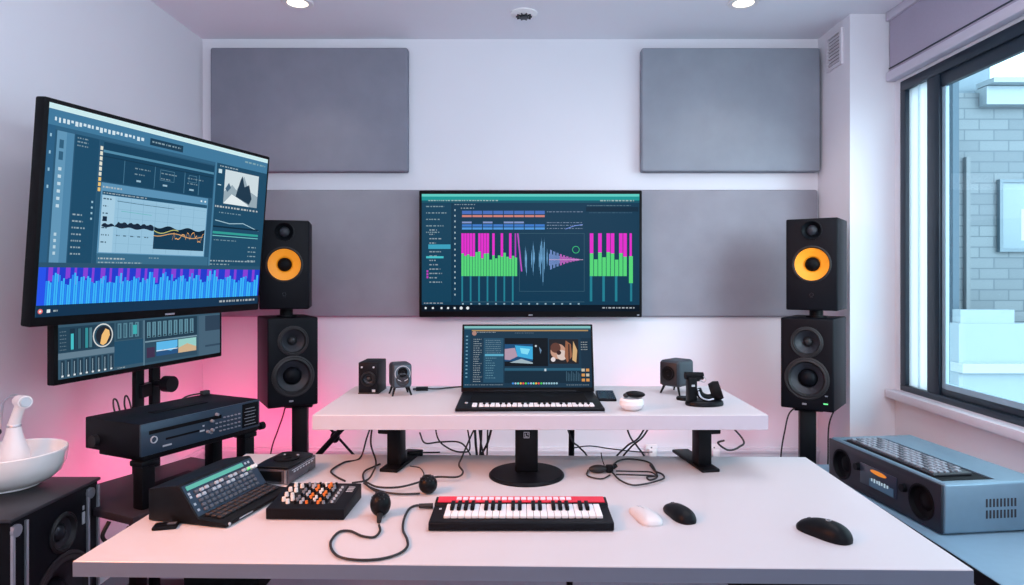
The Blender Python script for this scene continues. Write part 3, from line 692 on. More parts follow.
ms = thing('desktop_speaker', 'boxy black desktop speaker at the left end of the shelf', 'speaker', (-.5097, 2.205, SHELF), R(-2))
c = MB().box((0, .055, .055), (.068, .11, .102), bevel=.003).build('cabinet', M_CAB, ms); k = MB(); hole(k, 0, .05, .024, .02); cut(c, k)
driver(ms, 'woofer', 0, .05, .0255, M_CONE, M_RUB, .3, .35)
MB().box((0, .055, .002), (.07, .112, .004), bevel=.001).build('foot_plate', M_RUB, ms)
MB().box((.018, -.0008, .011), (.011, .0016, .008)).build('emblem', M_CAPL, ms); MB().cyl((-.022, -.003, .09), (-.022, .002, .09), .003, seg=12).cyl((.018, -.003, .09), (.018, .002, .09), .003, seg=12).build('knob', M_CAPL, ms)
legged_cube('small retro speaker on splayed legs beside the boxy desktop speaker', (-.388, 2.165, SHELF), R(22), .066, .082, .07, True)
legged_cube('small cube speaker on splayed legs at the right end of the shelf', (.498, 2.195, SHELF), R(-46), .078, .088, .095, False)

cs = thing('earbud_case', 'round white earbud case on the shelf right of the laptop', 'case', (.331, 1.945, SHELF))
MB().lathe([(0, 0), (.018, 0), (.029, .006), (.036, .018), (.035, .03), (.030, .036), (.027, .034), (.024, .028), (0, .026)]).build('bowl', M_WHITE, cs)
MB().lathe([(.026, .030), (.0265, .0335), (.0225, .0335), (.022, .030)]).build('rim_liner', M_CAPL, cs)
eb = thing('earpiece', 'glossy black earpiece resting on top of the white earbud case', 'earpiece', (.341, 1.945, SHELF + .0365), R(-16))
MB().ball((0, 0, .010), (.030, .015, .010)).build('shell', M_BLACK, eb)
MB().ball((-.026, -.004, .006), (.009, .009, .007)).build('ear_tip', M_RUB, eb)

gm = thing('handset_dock', 'black handset dock with upright post and curled cradle at the shelf right end', 'dock', (.553, 2.02, SHELF), R(6))
MB().lathe([(0, 0), (.05, 0), (.052, .004), (.05, .012), (.044, .016), (0, .016)], Matrix.Translation((.015, 0, 0)) @ Matrix.Diagonal((1.15, .8, 1, 1))).build('base', M_BLACK, gm)
MB().box((-.026, 0, .048), (.028, .03, .076), bevel=.005).build('post', M_BLACK, gm)
MB().box((-.026, -.0155, .062), (.01, .002, .006)).build('label_plate', M_CAPL, gm)
MB().cyl((-.046, 0, .091), (.010, 0, .089), .0115).box((-.02, 0, .081), (.04, .026, .014), bevel=.004).build('clamp_head', M_BLACK2, gm)
MB().tube([(.008, -.012, .090), (.014, -.014, .080), (.008, -.014, .072), (-.004, -.013, .078)], .002, seg=6).build('wire_hook', M_SILVER, gm)
MB().tube([(-.01, -.012, .05), (.0, -.012, .032), (.02, -.012, .024), (.042, -.01, .028), (.056, -.008, .042)], .011, seg=12).build('cradle', M_BLACK, gm)
MB().lathe([(.013, -.016), (.027, -.016), (.031, 0), (.027, .016), (.013, .016), (.013, -.016)], Matrix.Translation((.052, 0, .042)) @ Matrix.Rotation(R(70), 4, 'Y') @ Matrix.Rotation(R(20), 4, 'X')).build('ear_cup', M_BLACK2, gm)
MB().tube([(-.012, -.018, .052), (-.006, -.024, .03), (.014, -.028, .020), (.034, -.026, .022)], .003, seg=8).build('chrome_trim', M_SILVER, gm)
pk = thing('black_puck', 'flat round black puck behind the handset dock', 'puck', (.525, 2.105, SHELF))
MB().lathe([(0, 0), (.022, 0), (.024, .004), (.022, .009), (0, .010)]).build('body', M_BLACK, pk)
us = thing('usb_plug', 'black plug with cord lying on the shelf left of the laptop', 'plug', tuple(on_plane(422, 390.5, SHELF)), R(8))
MB().box((0, 0, .006), (.042, .022, .013), bevel=.003).build('housing', M_BLACK, us); MB().box((-.024, 0, .006), (.014, .012, .006)).build('connector', M_METAL, us)
MB().tube([(.018, 0, .006), (.05, -.004, .005), (.09, .02, .004), (.13, .035, .004), (.19, .04, .004)], .0025).build('cord', M_RUB, us)

# ------------------------------------------------------------------ things on the desk
def mouse(name, label, loc, yaw, L, W, H, m, m2, emblem, sq=2.5):
    o = thing(name, label, 'mouse', loc, yaw)
    g = MB().ball((0, 0, 0), (W / 2, L / 2, H), u=36, v=24)
    for v in g.bm.verts:
        cx_, cy_ = v.co.x / (W / 2), v.co.y / (L / 2); q = (cx_ * cx_ + cy_ * cy_) ** .5
        if q > 1e-4:
            k_ = ((abs(cx_ / q)) ** sq + (abs(cy_ / q)) ** sq) ** (-1 / sq); v.co.x *= k_; v.co.y *= k_
        t = max(-1, min(1, v.co.y / (L / 2)))
        v.co.x *= (1.0 - .10 * (1 - abs(t)) - .06 * t)
        s = abs(v.co.z / H); v.co.z = 0 if v.co.z < 0 else H * (s ** .85) * (1 - .22 * t)
        if v.co.z < .003: v.co.x *= .96; v.co.y *= .98
    bd = g.build('body', m, o)
    def top(t, lift=.0): return H * (max(0, 1 - t * t) ** .5) ** .85 * (1 - .22 * t) + lift
    y0 = L * .27; MB().cyl((-.0035, y0, top(.54, -.0045)), (.0035, y0, top(.54, -.0045)), .006, seg=20).build('scroll_wheel', m2, o)
    k = MB().tube([(0, L * .5 * t, top(t, .0)) for t in (.62, .75, .88, .95)], .0008, seg=6); k.tube([(0, L * .5 * t, top(t, .0)) for t in (.1, .25, .4)], .0008, seg=6); k.build('button_seam', m2, o)
    if emblem: MB().lathe([(.006, 0), (.006, .0012), (.0045, .0012), (.0045, 0)], Matrix.Translation((0, -.012, top(-.2, -.0004))), 20).build('emblem', M_CAPL, o)
mouse('computer_mouse', 'white computer mouse on the desk just right of the small piano keyboard', tuple(on_plane(645, 517.5, DESK)), R(12), .122, .060, .020, mat('mouse_white', (214, 212, 214), .4, var=.02), M_CAPL, False, 3.2)
mouse('computer_mouse', 'black computer mouse beside the white mouse', tuple(on_plane(679, 516, DESK)), R(14), .118, .058, .028, M_BLACK, M_CAPD, False)
mouse('computer_mouse', 'black computer mouse alone near the right corner of the desk', tuple(on_plane(823.5, 535, DESK)), R(33), .128, .066, .036, M_BLACK, M_CAPD, True)

# small piano keyboard
kbd = thing('midi_keyboard', 'small black and red piano keyboard lying at the middle of the desk', 'keyboard', (.0028, 1.482, DESK))
MB().prism([(0, .002), (0, .018), (.005, .021), (.103, .021), (.107, .027), (.148, .029), (.15, .027), (.15, .002)], -.210, .210, bevel=.002).build('body', M_CAB, kbd)
MB().prism([(.111, .0275), (.111, .0292), (.145, .031), (.145, .028)], -.203, .203).build('red_panel', M_RED, kbd, label='red control panel along the back')
x0, x1, n = -.1785, .188, 23; st = (x1 - x0) / n
kw = MB().box((0, 0, 0), (st * .93, .078, .007), bevel=.0012, seg=1).build('white_key', M_KEYW, kbd, (x0 + st / 2, .062, .0245))
for k in range(1, n): copy_part(kw, kbd, (x0 + st * (k + .5), .062, .0245))
bk = MB().prism([(.0, .0), (.003, .008), (.046, .009), (.046, .0)], -.0045, .0045, bevel=.001)
bk = bk.build('black_key', M_KEYB, kbd, (x0 + st, .055, .0275))
for k in (2, 3, 4, 6, 7, 8, 10, 11, 13, 14, 16, 17, 18, 20, 21): copy_part(bk, kbd, (x0 + st * k, .055, .0275))
pd = MB().box((0, 0, 0), (.0125, .016, .004), bevel=.0012, seg=1).build('pad', M_PADW, kbd, (-.152, .128, .0312))
for k in range(1, 18): copy_part(pd, kbd, (-.152 + k * .0158, .128, .0312))
MB().box((-.193, .085, .0212), (.006, .008, .0012)).build('emblem', M_CAPL, kbd)

# drum machine
dm = thing('mixer', 'small black mixer covered with white and orange knobs on the desk', 'mixer', (-.509, 1.551, DESK), R(-1.5))
MB().prism([(0, .0015), (0, .027), (.152, .040), (.155, .037), (.155, .0015)], -.0935, .0935, bevel=.002).build('body', M_CAB, dm)
M_WK = mat('white_knob', (235, 232, 228), .4); M_OK = mat('orange_knob', (240, 128, 48), .4); M_GK = mat('grey_knob', (120, 126, 136), .4)
def top_z(y): return .027 + .013 * y / .152
def knob(x, y, r, h, m):
    return MB().cyl((0, 0, 0), (0, 0, h), r, r * .8, seg=14).build('knob', m, dm, (x, y, top_z(y)))
protos = {}
def put(x, y, r, h, m):
    key = (r, h, m.name)
    if key not in protos: protos[key] = knob(x, y, r, h, m)
    else: copy_part(protos[key], dm, (x, y, top_z(y)))
for k, (x, y) in enumerate(((-.066, .042), (-.052, .03), (-.046, .046), (-.07, .07), (-.054, .066), (-.072, .1), (-.056, .096), (-.068, .128), (-.05, .122))): put(x, y, .0052, .010, M_WK)
for j, x in enumerate((-.034, -.02, -.006, .008, .022, .035)):
    for k in range(8):
        y = .03 + k * .0145
        m = [M_GK, M_CAPL, M_OK, M_WK, M_OK, M_CAPM][j] if (k + j) % 3 else M_BLACK
        put(x, y, .0038, .007 if k < 6 else .010, m)
for k in range(6): put(.054, .035 + k * .017, .0035, .005, M_CAPL)
MB().prism([(.03, .0300), (.03, .0306), (.135, .0396), (.135, .039)], .045, .063).build('fader_track', M_CAPD, dm)
g = MB()
for k in range(4): g.box((.077, .10 + k * .009, top_z(.10 + k * .009) + .0004), (.016, .003, .001))
g.build('printed_lettering', M_CAPL, dm)

# groovebox with sloped key panel at the left edge of the desk
gb = thing('synthesizer', 'black groovebox with sloping key panel at the left end of the desk', 'synthesizer', (-.6532, 1.6294, DESK), R(76.5))
prof = [(-.013, .002), (-.013, .011), (.062, .017), (.113, .087), (.120, .089), (.198, .076), (.198, .002)]
MB().prism(prof, -.1325, .1325, bevel=.003).build('body', M_BLACK, gb)
sl = math.atan2(.070, .051)
def slope(t, h=0.0):
    return (.062 + .051 * t - sin(sl) * h, .017 + .070 * t + cos(sl) * h)
RX = Matrix.Rotation(sl, 3, 'X')
MB().prism([slope(.04), slope(.97), slope(.97, .0012), slope(.04, .0012)], -.128, .128).build('key_panel', M_FACE, gb)
MB().prism([slope(.80, .0012), slope(.92, .0012), slope(.92, .003), slope(.80, .003)], -.119, .085).build('display_strip', M_LCDT, gb)
kA = None
for r_ in range(5):
    for k in range(12):
        t = .68 - r_ * .135; m = M_CAPL if (r_ < 2 and (k * 7 + r_) % 3) else M_CAP
        y, z = slope(t, .003); p = (-.098 + k * .0175, y, z)
        key = ('s', m.name)
        if key not in protos:
            protos[key] = MB().box((0, 0, 0), (.0125, .008, .006), bevel=.0015, seg=1, rot=RX).build('key', m, gb, p)
        else: copy_part(protos[key], gb, p)
RD = math.atan2(.005, .062)
for r_ in range(3):
    for k in range(12):
        y = .052 - r_ * .016; p = (-.105 + k * .019, y, .012 + .005 * y / .062 + .003); key = ('d', 1)
        if key not in protos: protos[key] = MB().box((0, 0, 0), (.0155, .0125, .006), bevel=.0015, seg=1).build('key', M_CAPD, gb, p)
        else: copy_part(protos[key], gb, p)
for x, m in ((.092, M_LED), (.106, M_WK), (.119, M_WK)):
    y, z = slope(.66, .001); MB().cyl((x, y, z), (x, y - .008 * sin(sl), z + .008 * cos(sl)), .0035 if m is M_LED else .0055, seg=14).build('dial', m, gb)
g = MB()
for k, (x, t) in enumerate(((-.119, .7), (-.119, .6), (-.119, .38), (-.118, .2), (.097, .86), (.11, .86))):
    y, z = slope(t, .0013); g.box((x, y, z), (.007, .006, .0006), rot=RX)
g.build('printed_lettering', M_CAPL, gb)
MB().cyl((-.12, -.0145, .0068), (-.12, -.012, .0068), .004, seg=14).box((-.06, -.0133, .007), (.05, .0008, .003)).build('front_logo', M_CAPL, gb)

cr = thing('card_reader', 'little flat black card reader at the front of the groovebox', 'card reader', tuple(on_plane(166, 527.5, DESK)), R(14))
MB().box((0, 0, .004), (.052, .036, .008), bevel=.003).build('body', M_BLACK, cr); MB().box((.012, .002, .0085), (.018, .012, .001)).build('window', M_CAP, cr)

# small player with smoky case
cp = thing('disc_player', 'small black disc player with smoky front behind the knob mixer', 'player', (-.690, 1.818, DESK), R(-9))
MB().box((0, .08, .022), (.108, .16, .04), bevel=.004).build('body', M_SMOKE, cp)
MB().prism([(-.05, 0), (.05, 0), (.054, .06), (.05, .15), (.03, .16), (-.03, .16), (-.05, .15), (-.054, .06)], .042, .048, axis='z', bevel=.002).build('lid', M_BLACK, cp)
MB().lathe([(.036, .048), (.036, .051), (.03, .0525), (.014, .05), (.012, .053), (0, .054)], Matrix.Translation((0, .085, 0)), 40).build('dial', M_BLACK2, cp)
MB().box((-.004, -.0008, .022), (.07, .003, .028), bevel=.001).build('front_window', M_BLACK2, cp)
g = MB()
for sx in (-.046, .044): g.box((sx, -.002, .022), (.006, .003, .036))
g.build('chrome_edge', M_SILVER, cp)
g = MB()
for k in range(7): g.box((.0545, .03 + k * .017, .03), (.0012, .010, .004))
g.box((.0545, .08, .036), (.0012, .13, .0015)); g.build('side_lettering', M_CAPL, cp)
MB().cyl((-.014, .1, .054), (-.014, .1, .056), .003, seg=10).cyl((.022, .11, .051), (.022, .11, .054), .004, seg=10).build('button', M_CAPL, cp)

# round microphones
def ball_mic(label, loc, yaw, r, tail, up):
    o = thing('round_microphone', label, 'microphone', loc, yaw)
    MB().ball((0, 0, r * up), (r * .95, r, r * up), u=28, v=20).build('body', M_BLACK, o)
    g = MB()
    for k in range(7):
        a = 2 * pi * k / 7; g.ball((r * .5 * cos(a), r * .5 * sin(a), r * up * 1.86), (.0022, .0022, .0014), u=8, v=6)
    for k in range(12):
        a = 2 * pi * k / 12; g.ball((r * .76 * cos(a), r * .8 * sin(a), r * up * 1.6), (.002, .002, .002), u=8, v=6)
    g.build('grille_hole', M_METAL, o)
    if tail: MB().cyl((0, -r * .8, .010), (0, -r * 1.95, .005), .0075, .005, seg=16).build('connector', M_RUB, o)
ball_mic('round black microphone with connector, in front of the knob mixer', tuple(on_plane(380.5, 516, DESK)), R(8), .026, True, 1.12)
ball_mic('round black microphone at the left end of the small piano keyboard', tuple(on_plane(428, 493.5, DESK)), R(20), .026, False, .95)

def cable(label, pts, r=.0028, name='cable', group=None):
    o = MB().tube(pts, r, seg=8, n=8).build(name, M_RUB)
    return tag(o, label, 'cable', group)
def desk_pts(ps, r=.0028, lift=0.0): return [on_plane(a, b, DESK + r + lift + .0012) for a, b in ps]
cable('black cable looping on the desk from the round microphone to the piano keyboard',
      desk_pts([(379, 525), (380, 531), (374, 537), (362, 536), (350, 531), (339, 532), (331, 541), (332, 550), (340, 557), (358, 560), (380, 559), (398, 554), (407, 547), (407, 539), (403, 530), (404, 519), (409, 509), (416, 505.5), (424, 505.5)]))
o = MB().cyl(on_plane(419, 505.8, DESK + .008), on_plane(433, 505.8, DESK + .008), .0055, .0065, seg=16).build('jack_plug', M_RUB); tag(o, 'black jack plug at the left end of the piano keyboard', 'plug')
under = .877
cable('thin black cable curving left from the left shelf leg to behind the knob mixer', [Vector((-.47, 2.12, under - .012)), Vector((-.49, 2.1, .80))] + desk_pts([(360, 458), (345, 462), (334, 468), (331, 472), (337, 477), (345, 481)]))
cable('black cable dropping beside the left shelf leg onto the desk', [Vector((-.45, 2.0, under - .012)), Vector((-.45, 1.98, .81))] + desk_pts([(376, 462), (373, 472), (367, 480), (352, 483)], lift=.006))
cable('black cable sweeping from behind the shelf leg to the round microphone by the piano keyboard', desk_pts([(380, 464), (373, 467), (365, 471), (363, 477), (368, 486), (384, 492), (402, 494), (420, 493.5)], lift=.001))
cable('black cable snaking from the middle of the shelf across the desk toward the mixer', [Vector((-.12, 2.20, under - .01)), Vector((-.16, 2.19, .79))] + desk_pts([(462, 457), (459, 465), (463, 472), (457, 477), (436, 477), (423, 481), (400, 487), (378, 487), (366, 482)], lift=.009))
cable('short black cable reaching the round microphone in front of the mixer', desk_pts([(364, 483), (372, 489), (380, 494), (383, 501)], lift=.004))
cable('black cord running behind the left shelf leg toward the middle of the shelf', [Vector((-.33, 2.16, .80))] + [at(x, y, 2.22) for x, y in ((425, 443), (440, 442), (458, 442), (467, 449))] + [Vector((-.15, 2.25, .66))])
cable('black cord hanging in a slack bow below the shelf, left of middle', [Vector((-.30, 2.30, under - .01)), at(437, 436, 2.28), at(448, 448, 2.26), at(462, 452, 2.26), at(470, 446, 2.26), Vector((-.2, 2.28, under - .01))])
cable('thin grey cable end curling on the desk behind the left round microphone', desk_pts([(410, 466), (420, 468), (424, 475), (421, 483)], .0015), .0015)
pw = thing('power_brick', 'small black adapter lying behind the left shelf leg', 'adapter', tuple(on_plane(415, 455.5, DESK)), R(10))
MB().box((0, 0, .008), (.05, .03, .016), bevel=.004).build('case', M_BLACK, pw); MB().tube([(.025, 0, .008), (.05, .005, .006), (.08, .01, .004)], .0025).build('lead', M_RUB, pw)

# bundle under the right of the shelf
cm = thing('clip_microphone', 'black clip microphone tangled in its cord on the desk under the shelf', 'microphone', tuple(on_plane(598, 473, DESK)), R(6))
MB().ball((0, 0, .012), (.028, .014, .012)).build('capsule', M_RUB, cm)
MB().box((.034, 0, .012), (.022, .018, .022), bevel=.004).cyl((.045, 0, .014), (.056, .004, .02), .006, seg=12).build('clip', M_BLACK, cm)
MB().tube([(.02, .004, .02), (.014, .008, .038), (.012, .012, .056)], .0018, seg=6).build('wire_end', M_RUB, cm)
L = lambda ps, lift=0: [on_plane(a, b, DESK + .003 + lift) for a, b in ps]
cable('thin black cord coiled in a loop right of the clip microphone', L([(612, 466), (618, 461), (627, 459), (640, 460), (650, 463), (655, 470), (657, 477), (650, 480), (647, 477), (655, 476)]) , .0026)
cable('thin black cord bowing forward from the clip microphone', L([(612, 472), (620, 480), (632, 485), (645, 484), (657, 481), (664, 478), (662, 474), (655, 471), (650, 465)], .004), .0026)
cable('thin black cord stretched straight right of the clip microphone', L([(616, 471), (635, 471.5), (650, 472), (656, 475)], .008), .0022)
cable('second thin cord stretched straight just below the first, by the clip microphone', L([(616, 474.5), (635, 475), (650, 475.5), (658, 476.5)], .007), .0022)
cable('thin black cord curling under the clip microphone at its left', L([(610, 475), (603, 478.5), (594, 478), (587, 475), (588, 470)], .0), .0022)

# hanging cables below and behind the shelf
def hang(label, pts, r=.0032): cable(label, pts, r, 'hanging_cable')
top = lambda px, y: Vector(((px - CX) * y / F, y, under - .006))
hang('black cable slanting down left behind the shelf, left of its right leg', [top(655, 2.25), at(640, 436, 2.25), at(627, 446, 2.25), at(613, 462, 2.27), at(607, 490, 2.3)])
hang('black cable slanting down left, second of the pair left of the right leg', [top(660, 2.28), at(645, 434, 2.28), at(631, 447, 2.28), at(620, 462, 2.3), at(612, 490, 2.33)])
hang('black cable slanting down right, crossing the pair left of the right leg', [top(620, 2.31), at(629, 434, 2.31), at(637, 446, 2.31), at(646, 460, 2.33), at(655, 490, 2.36)])
hang('black cable slanting down right from the shelf just right of its middle', [top(560, 2.3), at(571, 438, 2.3), at(579, 447, 2.3), at(588, 458, 2.3), at(600, 490, 2.35)])
hang('black cable looping out to the right of the right shelf leg', [Vector((.64, 2.06, .80)), at(718, 443, 2.12), at(728, 450, 2.12), at(739, 447, 2.16), at(742, 438, 2.2), Vector((.66, 2.28, under - .008))])
for k, (xa, xb) in enumerate(((474, 477), (477, 484), (482, 480), (488, 487), (497, 480))):
    hang(['thick black strand, leftmost of the bunch hanging left of the shelf pedestal', 'black strand leaning right in the bunch hanging left of the shelf pedestal', 'black strand second from left crossing inward in the hanging bunch', 'upright thin black strand at right of the hanging bunch', 'black strand slanting down left, rightmost at the top of the hanging bunch'][k],
         [top(xa, 2.18 + .03 * k), at((xa + xb) / 2, 440, 2.18 + .03 * k), at(xb, 458, 2.18 + .03 * k), at(xb + (xb - xa) * .6, 492, 2.18 + .03 * k)], .0042 if k % 2 == 0 else .003)
hang('pale thin cord sagging along the back wall, right of the shelf pedestal', [at(572, 448, 3.0), at(590, 446, 3.05), at(612, 449, 3.1), at(640, 452, 3.15), at(652, 452, 3.55)], .003)
cl = thing('support_strut', 'slim black support strut under the shelf right of the pedestal', 'strut', (.185, 2.33, 0))
MB().cyl((-.012, 0, 0), (.0, 0, under - .002), .012, .010, seg=16).build('tube', M_POWDER, cl); MB().cyl((0, 0, under - .02), (0, 0, under - .0015), .016, seg=16).build('collar', M_BLACK, cl)
fs = thing('folding_stand', 'black folding stand struts behind the desk, left of the shelf', 'stand', (-.75, 3.05, 0), 0)
def W(px, py, y): return at(px, py, y)
a0, a1 = W(350, 420, 3.05), W(318, 455, 3.05); a2 = a1 + (a1 - a0) * (a1.z / (a0.z - a1.z))
MB().cyl(a0, a2, .013, seg=14).build('strut', M_POWDER, fs, world=True)
b0, b1 = W(326, 424, 3.11), W(352, 453, 3.11); b2 = b1 + (b1 - b0) * (b1.z / (b0.z - b1.z))
MB().cyl(b0, b2, .006, seg=12).build('strut', M_POWDER, fs, world=True)
MB().ball(W(335, 437, 3.07), (.022, .022, .028)).build('clamp_knob', M_BLACK, fs, world=True)
hang('thin black speaker cable hanging left of the left stand pole', [Vector((-1.234, 3.53, .75)), at(284, 412, 3.54), at(278, 430, 3.55), at(271, 452, 3.56), at(265, 500, 3.6)], .004)
hang('thin black speaker cable hanging close to the left stand pole', [Vector((-1.197, 3.55, .75)), at(294, 415, 3.56), at(294, 450, 3.56), at(294, 500, 3.56)], .004)
hang('thin black speaker cable hanging left of the right stand pole', [Vector((1.511, 3.418, .75)), at(797, 405, 3.46), at(789, 414, 3.47), at(785, 430, 3.45), at(781, 455, 3.47), at(779, 500, 3.5)], .004)
hang('thin black speaker cable hanging right of the right stand pole', [Vector((1.63, 3.335, .75)), Vector((1.615, 3.345, .66)), at(829, 425, 3.34), at(828, 460, 3.33), at(827, 500, 3.33)], .004)

# ------------------------------------------------------------------ equipment rack at left
ax, ay, ayaw = -1.0348, 2.1502, 1.1366
rk = thing('equipment_rack', 'black two-tier rack carrying the hi-fi receiver left of the desk', 'rack', (ax, ay, 0), ayaw)
TZ = .612
MB().box((.015, .115, .768), (.44, .21, .019), bevel=.003).build('upper_tray', M_POWDER, rk)
MB().box((.005, .19, TZ - .012), (.52, .41, .024), bevel=.003).build('lower_tray', mat('dark_plum_shelf', (46, 40, 48), .5), rk)
for x, y in ((-.185, .035), (.2, .035), (.2, .195)):
    pp = MB().box((x, y, (TZ + .759) / 2), (.044, .044, .759 - TZ), bevel=.005).build('post', M_POWDER, rk)
    MB().box((x, y, .75), (.056, .056, .018), bevel=.004).build('collar', M_BLACK, pp)
for x, y in ((-.215, .02), (.22, .02), (-.215, .33), (.22, .33)): MB().box((x, y, (TZ - .024) / 2), (.036, .036, TZ - .024), bevel=.004).build('leg', M_POWDER, rk)
MB().cyl((.225, .02, .77), (.26, .02, .77), .009, seg=14).cyl((.25, .02, .77), (.268, .02, .77), .014, seg=14).build('locking_screw', M_BLACK, rk)
MB().tube([(-.25, .1, TZ - .03), (-.27, .1, TZ - .07), (-.24, .09, TZ - .1), (-.2, .08, TZ - .06)], .006, seg=8).build('cable_hook', M_RUB, rk)
rc = thing('hifi_receiver', 'black hi-fi receiver with buttons and disc slot on the two-tier rack', 'receiver', (ax, ay, .7785), ayaw)
RW, RD_, RH = .45, .255, .0975
MB().box((0, RD_ / 2, RH / 2), (RW, RD_, RH), bevel=.003).build('case', M_CAB, rc)
fp = MB().box((0, -.004, RH / 2), (RW, .008, RH - .002), bevel=.002).build('faceplate', M_FACE, rc)
MB().box((-.07, -.0085, .068), (.26, .002, .011)).build('disc_slot', M_BLACK2, fp)
MB().box((-.085, -.0085, .038), (.12, .002, .006)).build('cassette_slot', M_BLACK2, fp)
MB().lathe([(.011, 0), (.011, .004), (.0085, .004), (.0085, 0)], front(-.185, -.008, .045), 24).build('power_ring', M_CAPL, rc)
MB().box((.182, -.0085, .05), (.07, .002, .082)).build('dark_display', M_BLACK2, fp)
for a, b_, c_ in ((-.14, .018, .03), (-.015, .035, .018), (-.01, .05, .006)): MB().box((a, -.0085, b_), (c_, .0015, .005)).build('indicator', M_CAPL, fp)
g = MB()
for k in range(6): g.box((.18, -.0096, .018 + k * .011), (.04 if k % 2 else .05, .001, .002))
g.build('display_readout', M_CAPM, fp)
bt = MB().box((0, 0, 0), (.008, .006, .004), bevel=.001, seg=1).build('button', M_CAPM, rc, (.02, -.010, .02))
for j in range(4):
    for k in range(7):
        if j + k and not (j == 3 and k < 2): copy_part(bt, rc, (.04 + k * .0155, -.010, .02 + j * .014))
for x, z in ((.022, .03), (.005, .028), (.02, .06), (.04, .078)): MB().cyl((x, -.008, z), (x, -.018, z), .0055, .0045, seg=14).build('knob', M_CAPM, rc)
MB().box((0, .12, RH + .001), (.2, .035, .003), bevel=.001).build('top_slot', M_BLACK2, rc)
MB().cyl((-.225, .2, .03), (-.24, .2, .03), .018, seg=16).build('side_foot', M_RUB, rc)
MB().box((.2, .24, RH + .008), (.03, .02, .016), bevel=.003).tube([(.185, .24, RH + .008), (.13, .25, RH + .004), (.10, .262, RH - .02)], .003, seg=6).build('aerial_plug', M_RUB, rc)
MB().tube([(-.12, .25, .06), (-.12, .275, .10), (-.115, .285, .13), (-.105, .28, .12), (-.10, .262, .05)], .003, seg=6).build('rear_lead', M_RUB, rc)
MB().tube([(-.08, .25, .06), (-.08, .28, .10), (-.075, .285, .135), (-.065, .28, .12), (-.06, .262, .05)], .003, seg=6).build('rear_lead', M_RUB, rc)
fb = thing('flat_box', 'flat black box lying on the lower tier of the rack', 'box', tuple((rk.matrix_basis @ Vector((.0, .12, TZ + .0008)))), ayaw + .1)
MB().box((0, 0, .012), (.17, .1, .024), bevel=.003).build('case', M_BLACK2, fb); MB().box((.02, -.0505, .013), (.05, .002, .004)).build('vent', M_CAPD, fb)

# speaker cabinet on the far left, with its bowl
sc = thing('floor_speaker', 'large black floor speaker cabinet with steel corner posts, bottom left', 'speaker', (-1.295, 1.84, 0), R(90))
cw, cd, chh = .345, .48, .70
c = MB().box((0, cd / 2, chh / 2 - .005), (cw, cd, chh - .011), bevel=.004).build('cabinet', M_CAB, sc)
k = MB(); hole(k, .02, .41, .118, .09); hole(k, .02, .59, .052, .04); cut(c, k)
driver(sc, 'woofer', .02, .41, .122, M_CONE, M_CAB, .3, .4); driver(sc, 'tweeter', .02, .59, .056, M_CONE, M_METAL, .3, .45)
MB().box((0, cd / 2, chh - .005), (cw + .012, cd + .012, .010), bevel=.003).build('top_board', mat('charcoal_top', (46, 48, 54), .35, var=.08), sc)
for x in (-cw / 2 + .004, -cw / 2 + .05, cw / 2 - .05, cw / 2 - .004): MB().box((x, -.003, chh / 2 - .01), (.008, .008, chh - .022), bevel=.001).build('corner_post', M_SILVER, sc)
for x in (-cw / 2 + .014, cw / 2 - .04): MB().cyl((x, -.008, chh - .035), (x, .0, chh - .035), .016, seg=24).build('corner_plate', M_SILVER, sc)
MB().box((.105, -.001, .60), (.012, .002, .035)).box((.105, -.001, .63), (.006, .002, .012)).build('badge', M_CAPL, sc)
bw = thing('bowl', 'wide white ceramic bowl on the black floor speaker cabinet', 'bowl', (-1.497, 1.92, .7005))
MB().lathe([(0, .002), (.06, .002), (.07, 0), (.076, .002), (.074, .006), (.106, .017), (.128, .036), (.140, .062), (.145, .088), (.1455, .104), (.143, .1065), (.1395, .103), (.137, .085), (.129, .058), (.112, .036), (.09, .026), (.05, .014), (0, .012)], seg=64).build('body', M_CERAMIC, bw)
tp = thing('tap_lamp', 'white tap-shaped device standing in the white bowl', 'device', (-1.508, 1.955, .7255))
MB().lathe([(0, -.000), (.042, 0), (.043, .03), (.038, .07), (.028, .10), (.021, .125), (.0175, .146), (.017, .152), (0, .154)]).build('cone_base', M_WHITE, tp)
MB().lathe([(.0178, .142), (.020, .145), (.0178, .149)]).build('collar', M_SILVER, tp)
MB().cyl((0, 0, .150), (.022, .0, .214), .0155, .0135).build('arm', M_WHITE, tp)
MB().cyl((.004, .015, .216), (.046, -.016, .219), .0175, .019).ball((.004, .015, .216), (.0175, .0175, .0175)).build('head', M_WHITE, tp)
MB().cyl((.0455, -.0156, .219), (.051, -.0196, .2194), .0155, .013).build('lens_disc', mat('lens_grey', (190, 205, 215), .3), tp)
MB().tube([(.004, .02, .230), (-.022, .02, .232), (-.042, .015, .212), (-.046, .012, .18), (-.04, .0, .14), (-.034, -.01, .125), (-.045, -.02, .10), (-.056, -.02, .085), (-.05, -.02, .04)], .0028).build('cord', M_SILVER, tp)
g = MB(); 
for a, b_, c_ in ((-.034, -.012, .13), (-.04, -.018, .112), (-.052, -.02, .092)): g.ball((a, b_, c_), (.006, .006, .008), u=12, v=8)
g.build('cord_clip', M_METAL, tp)

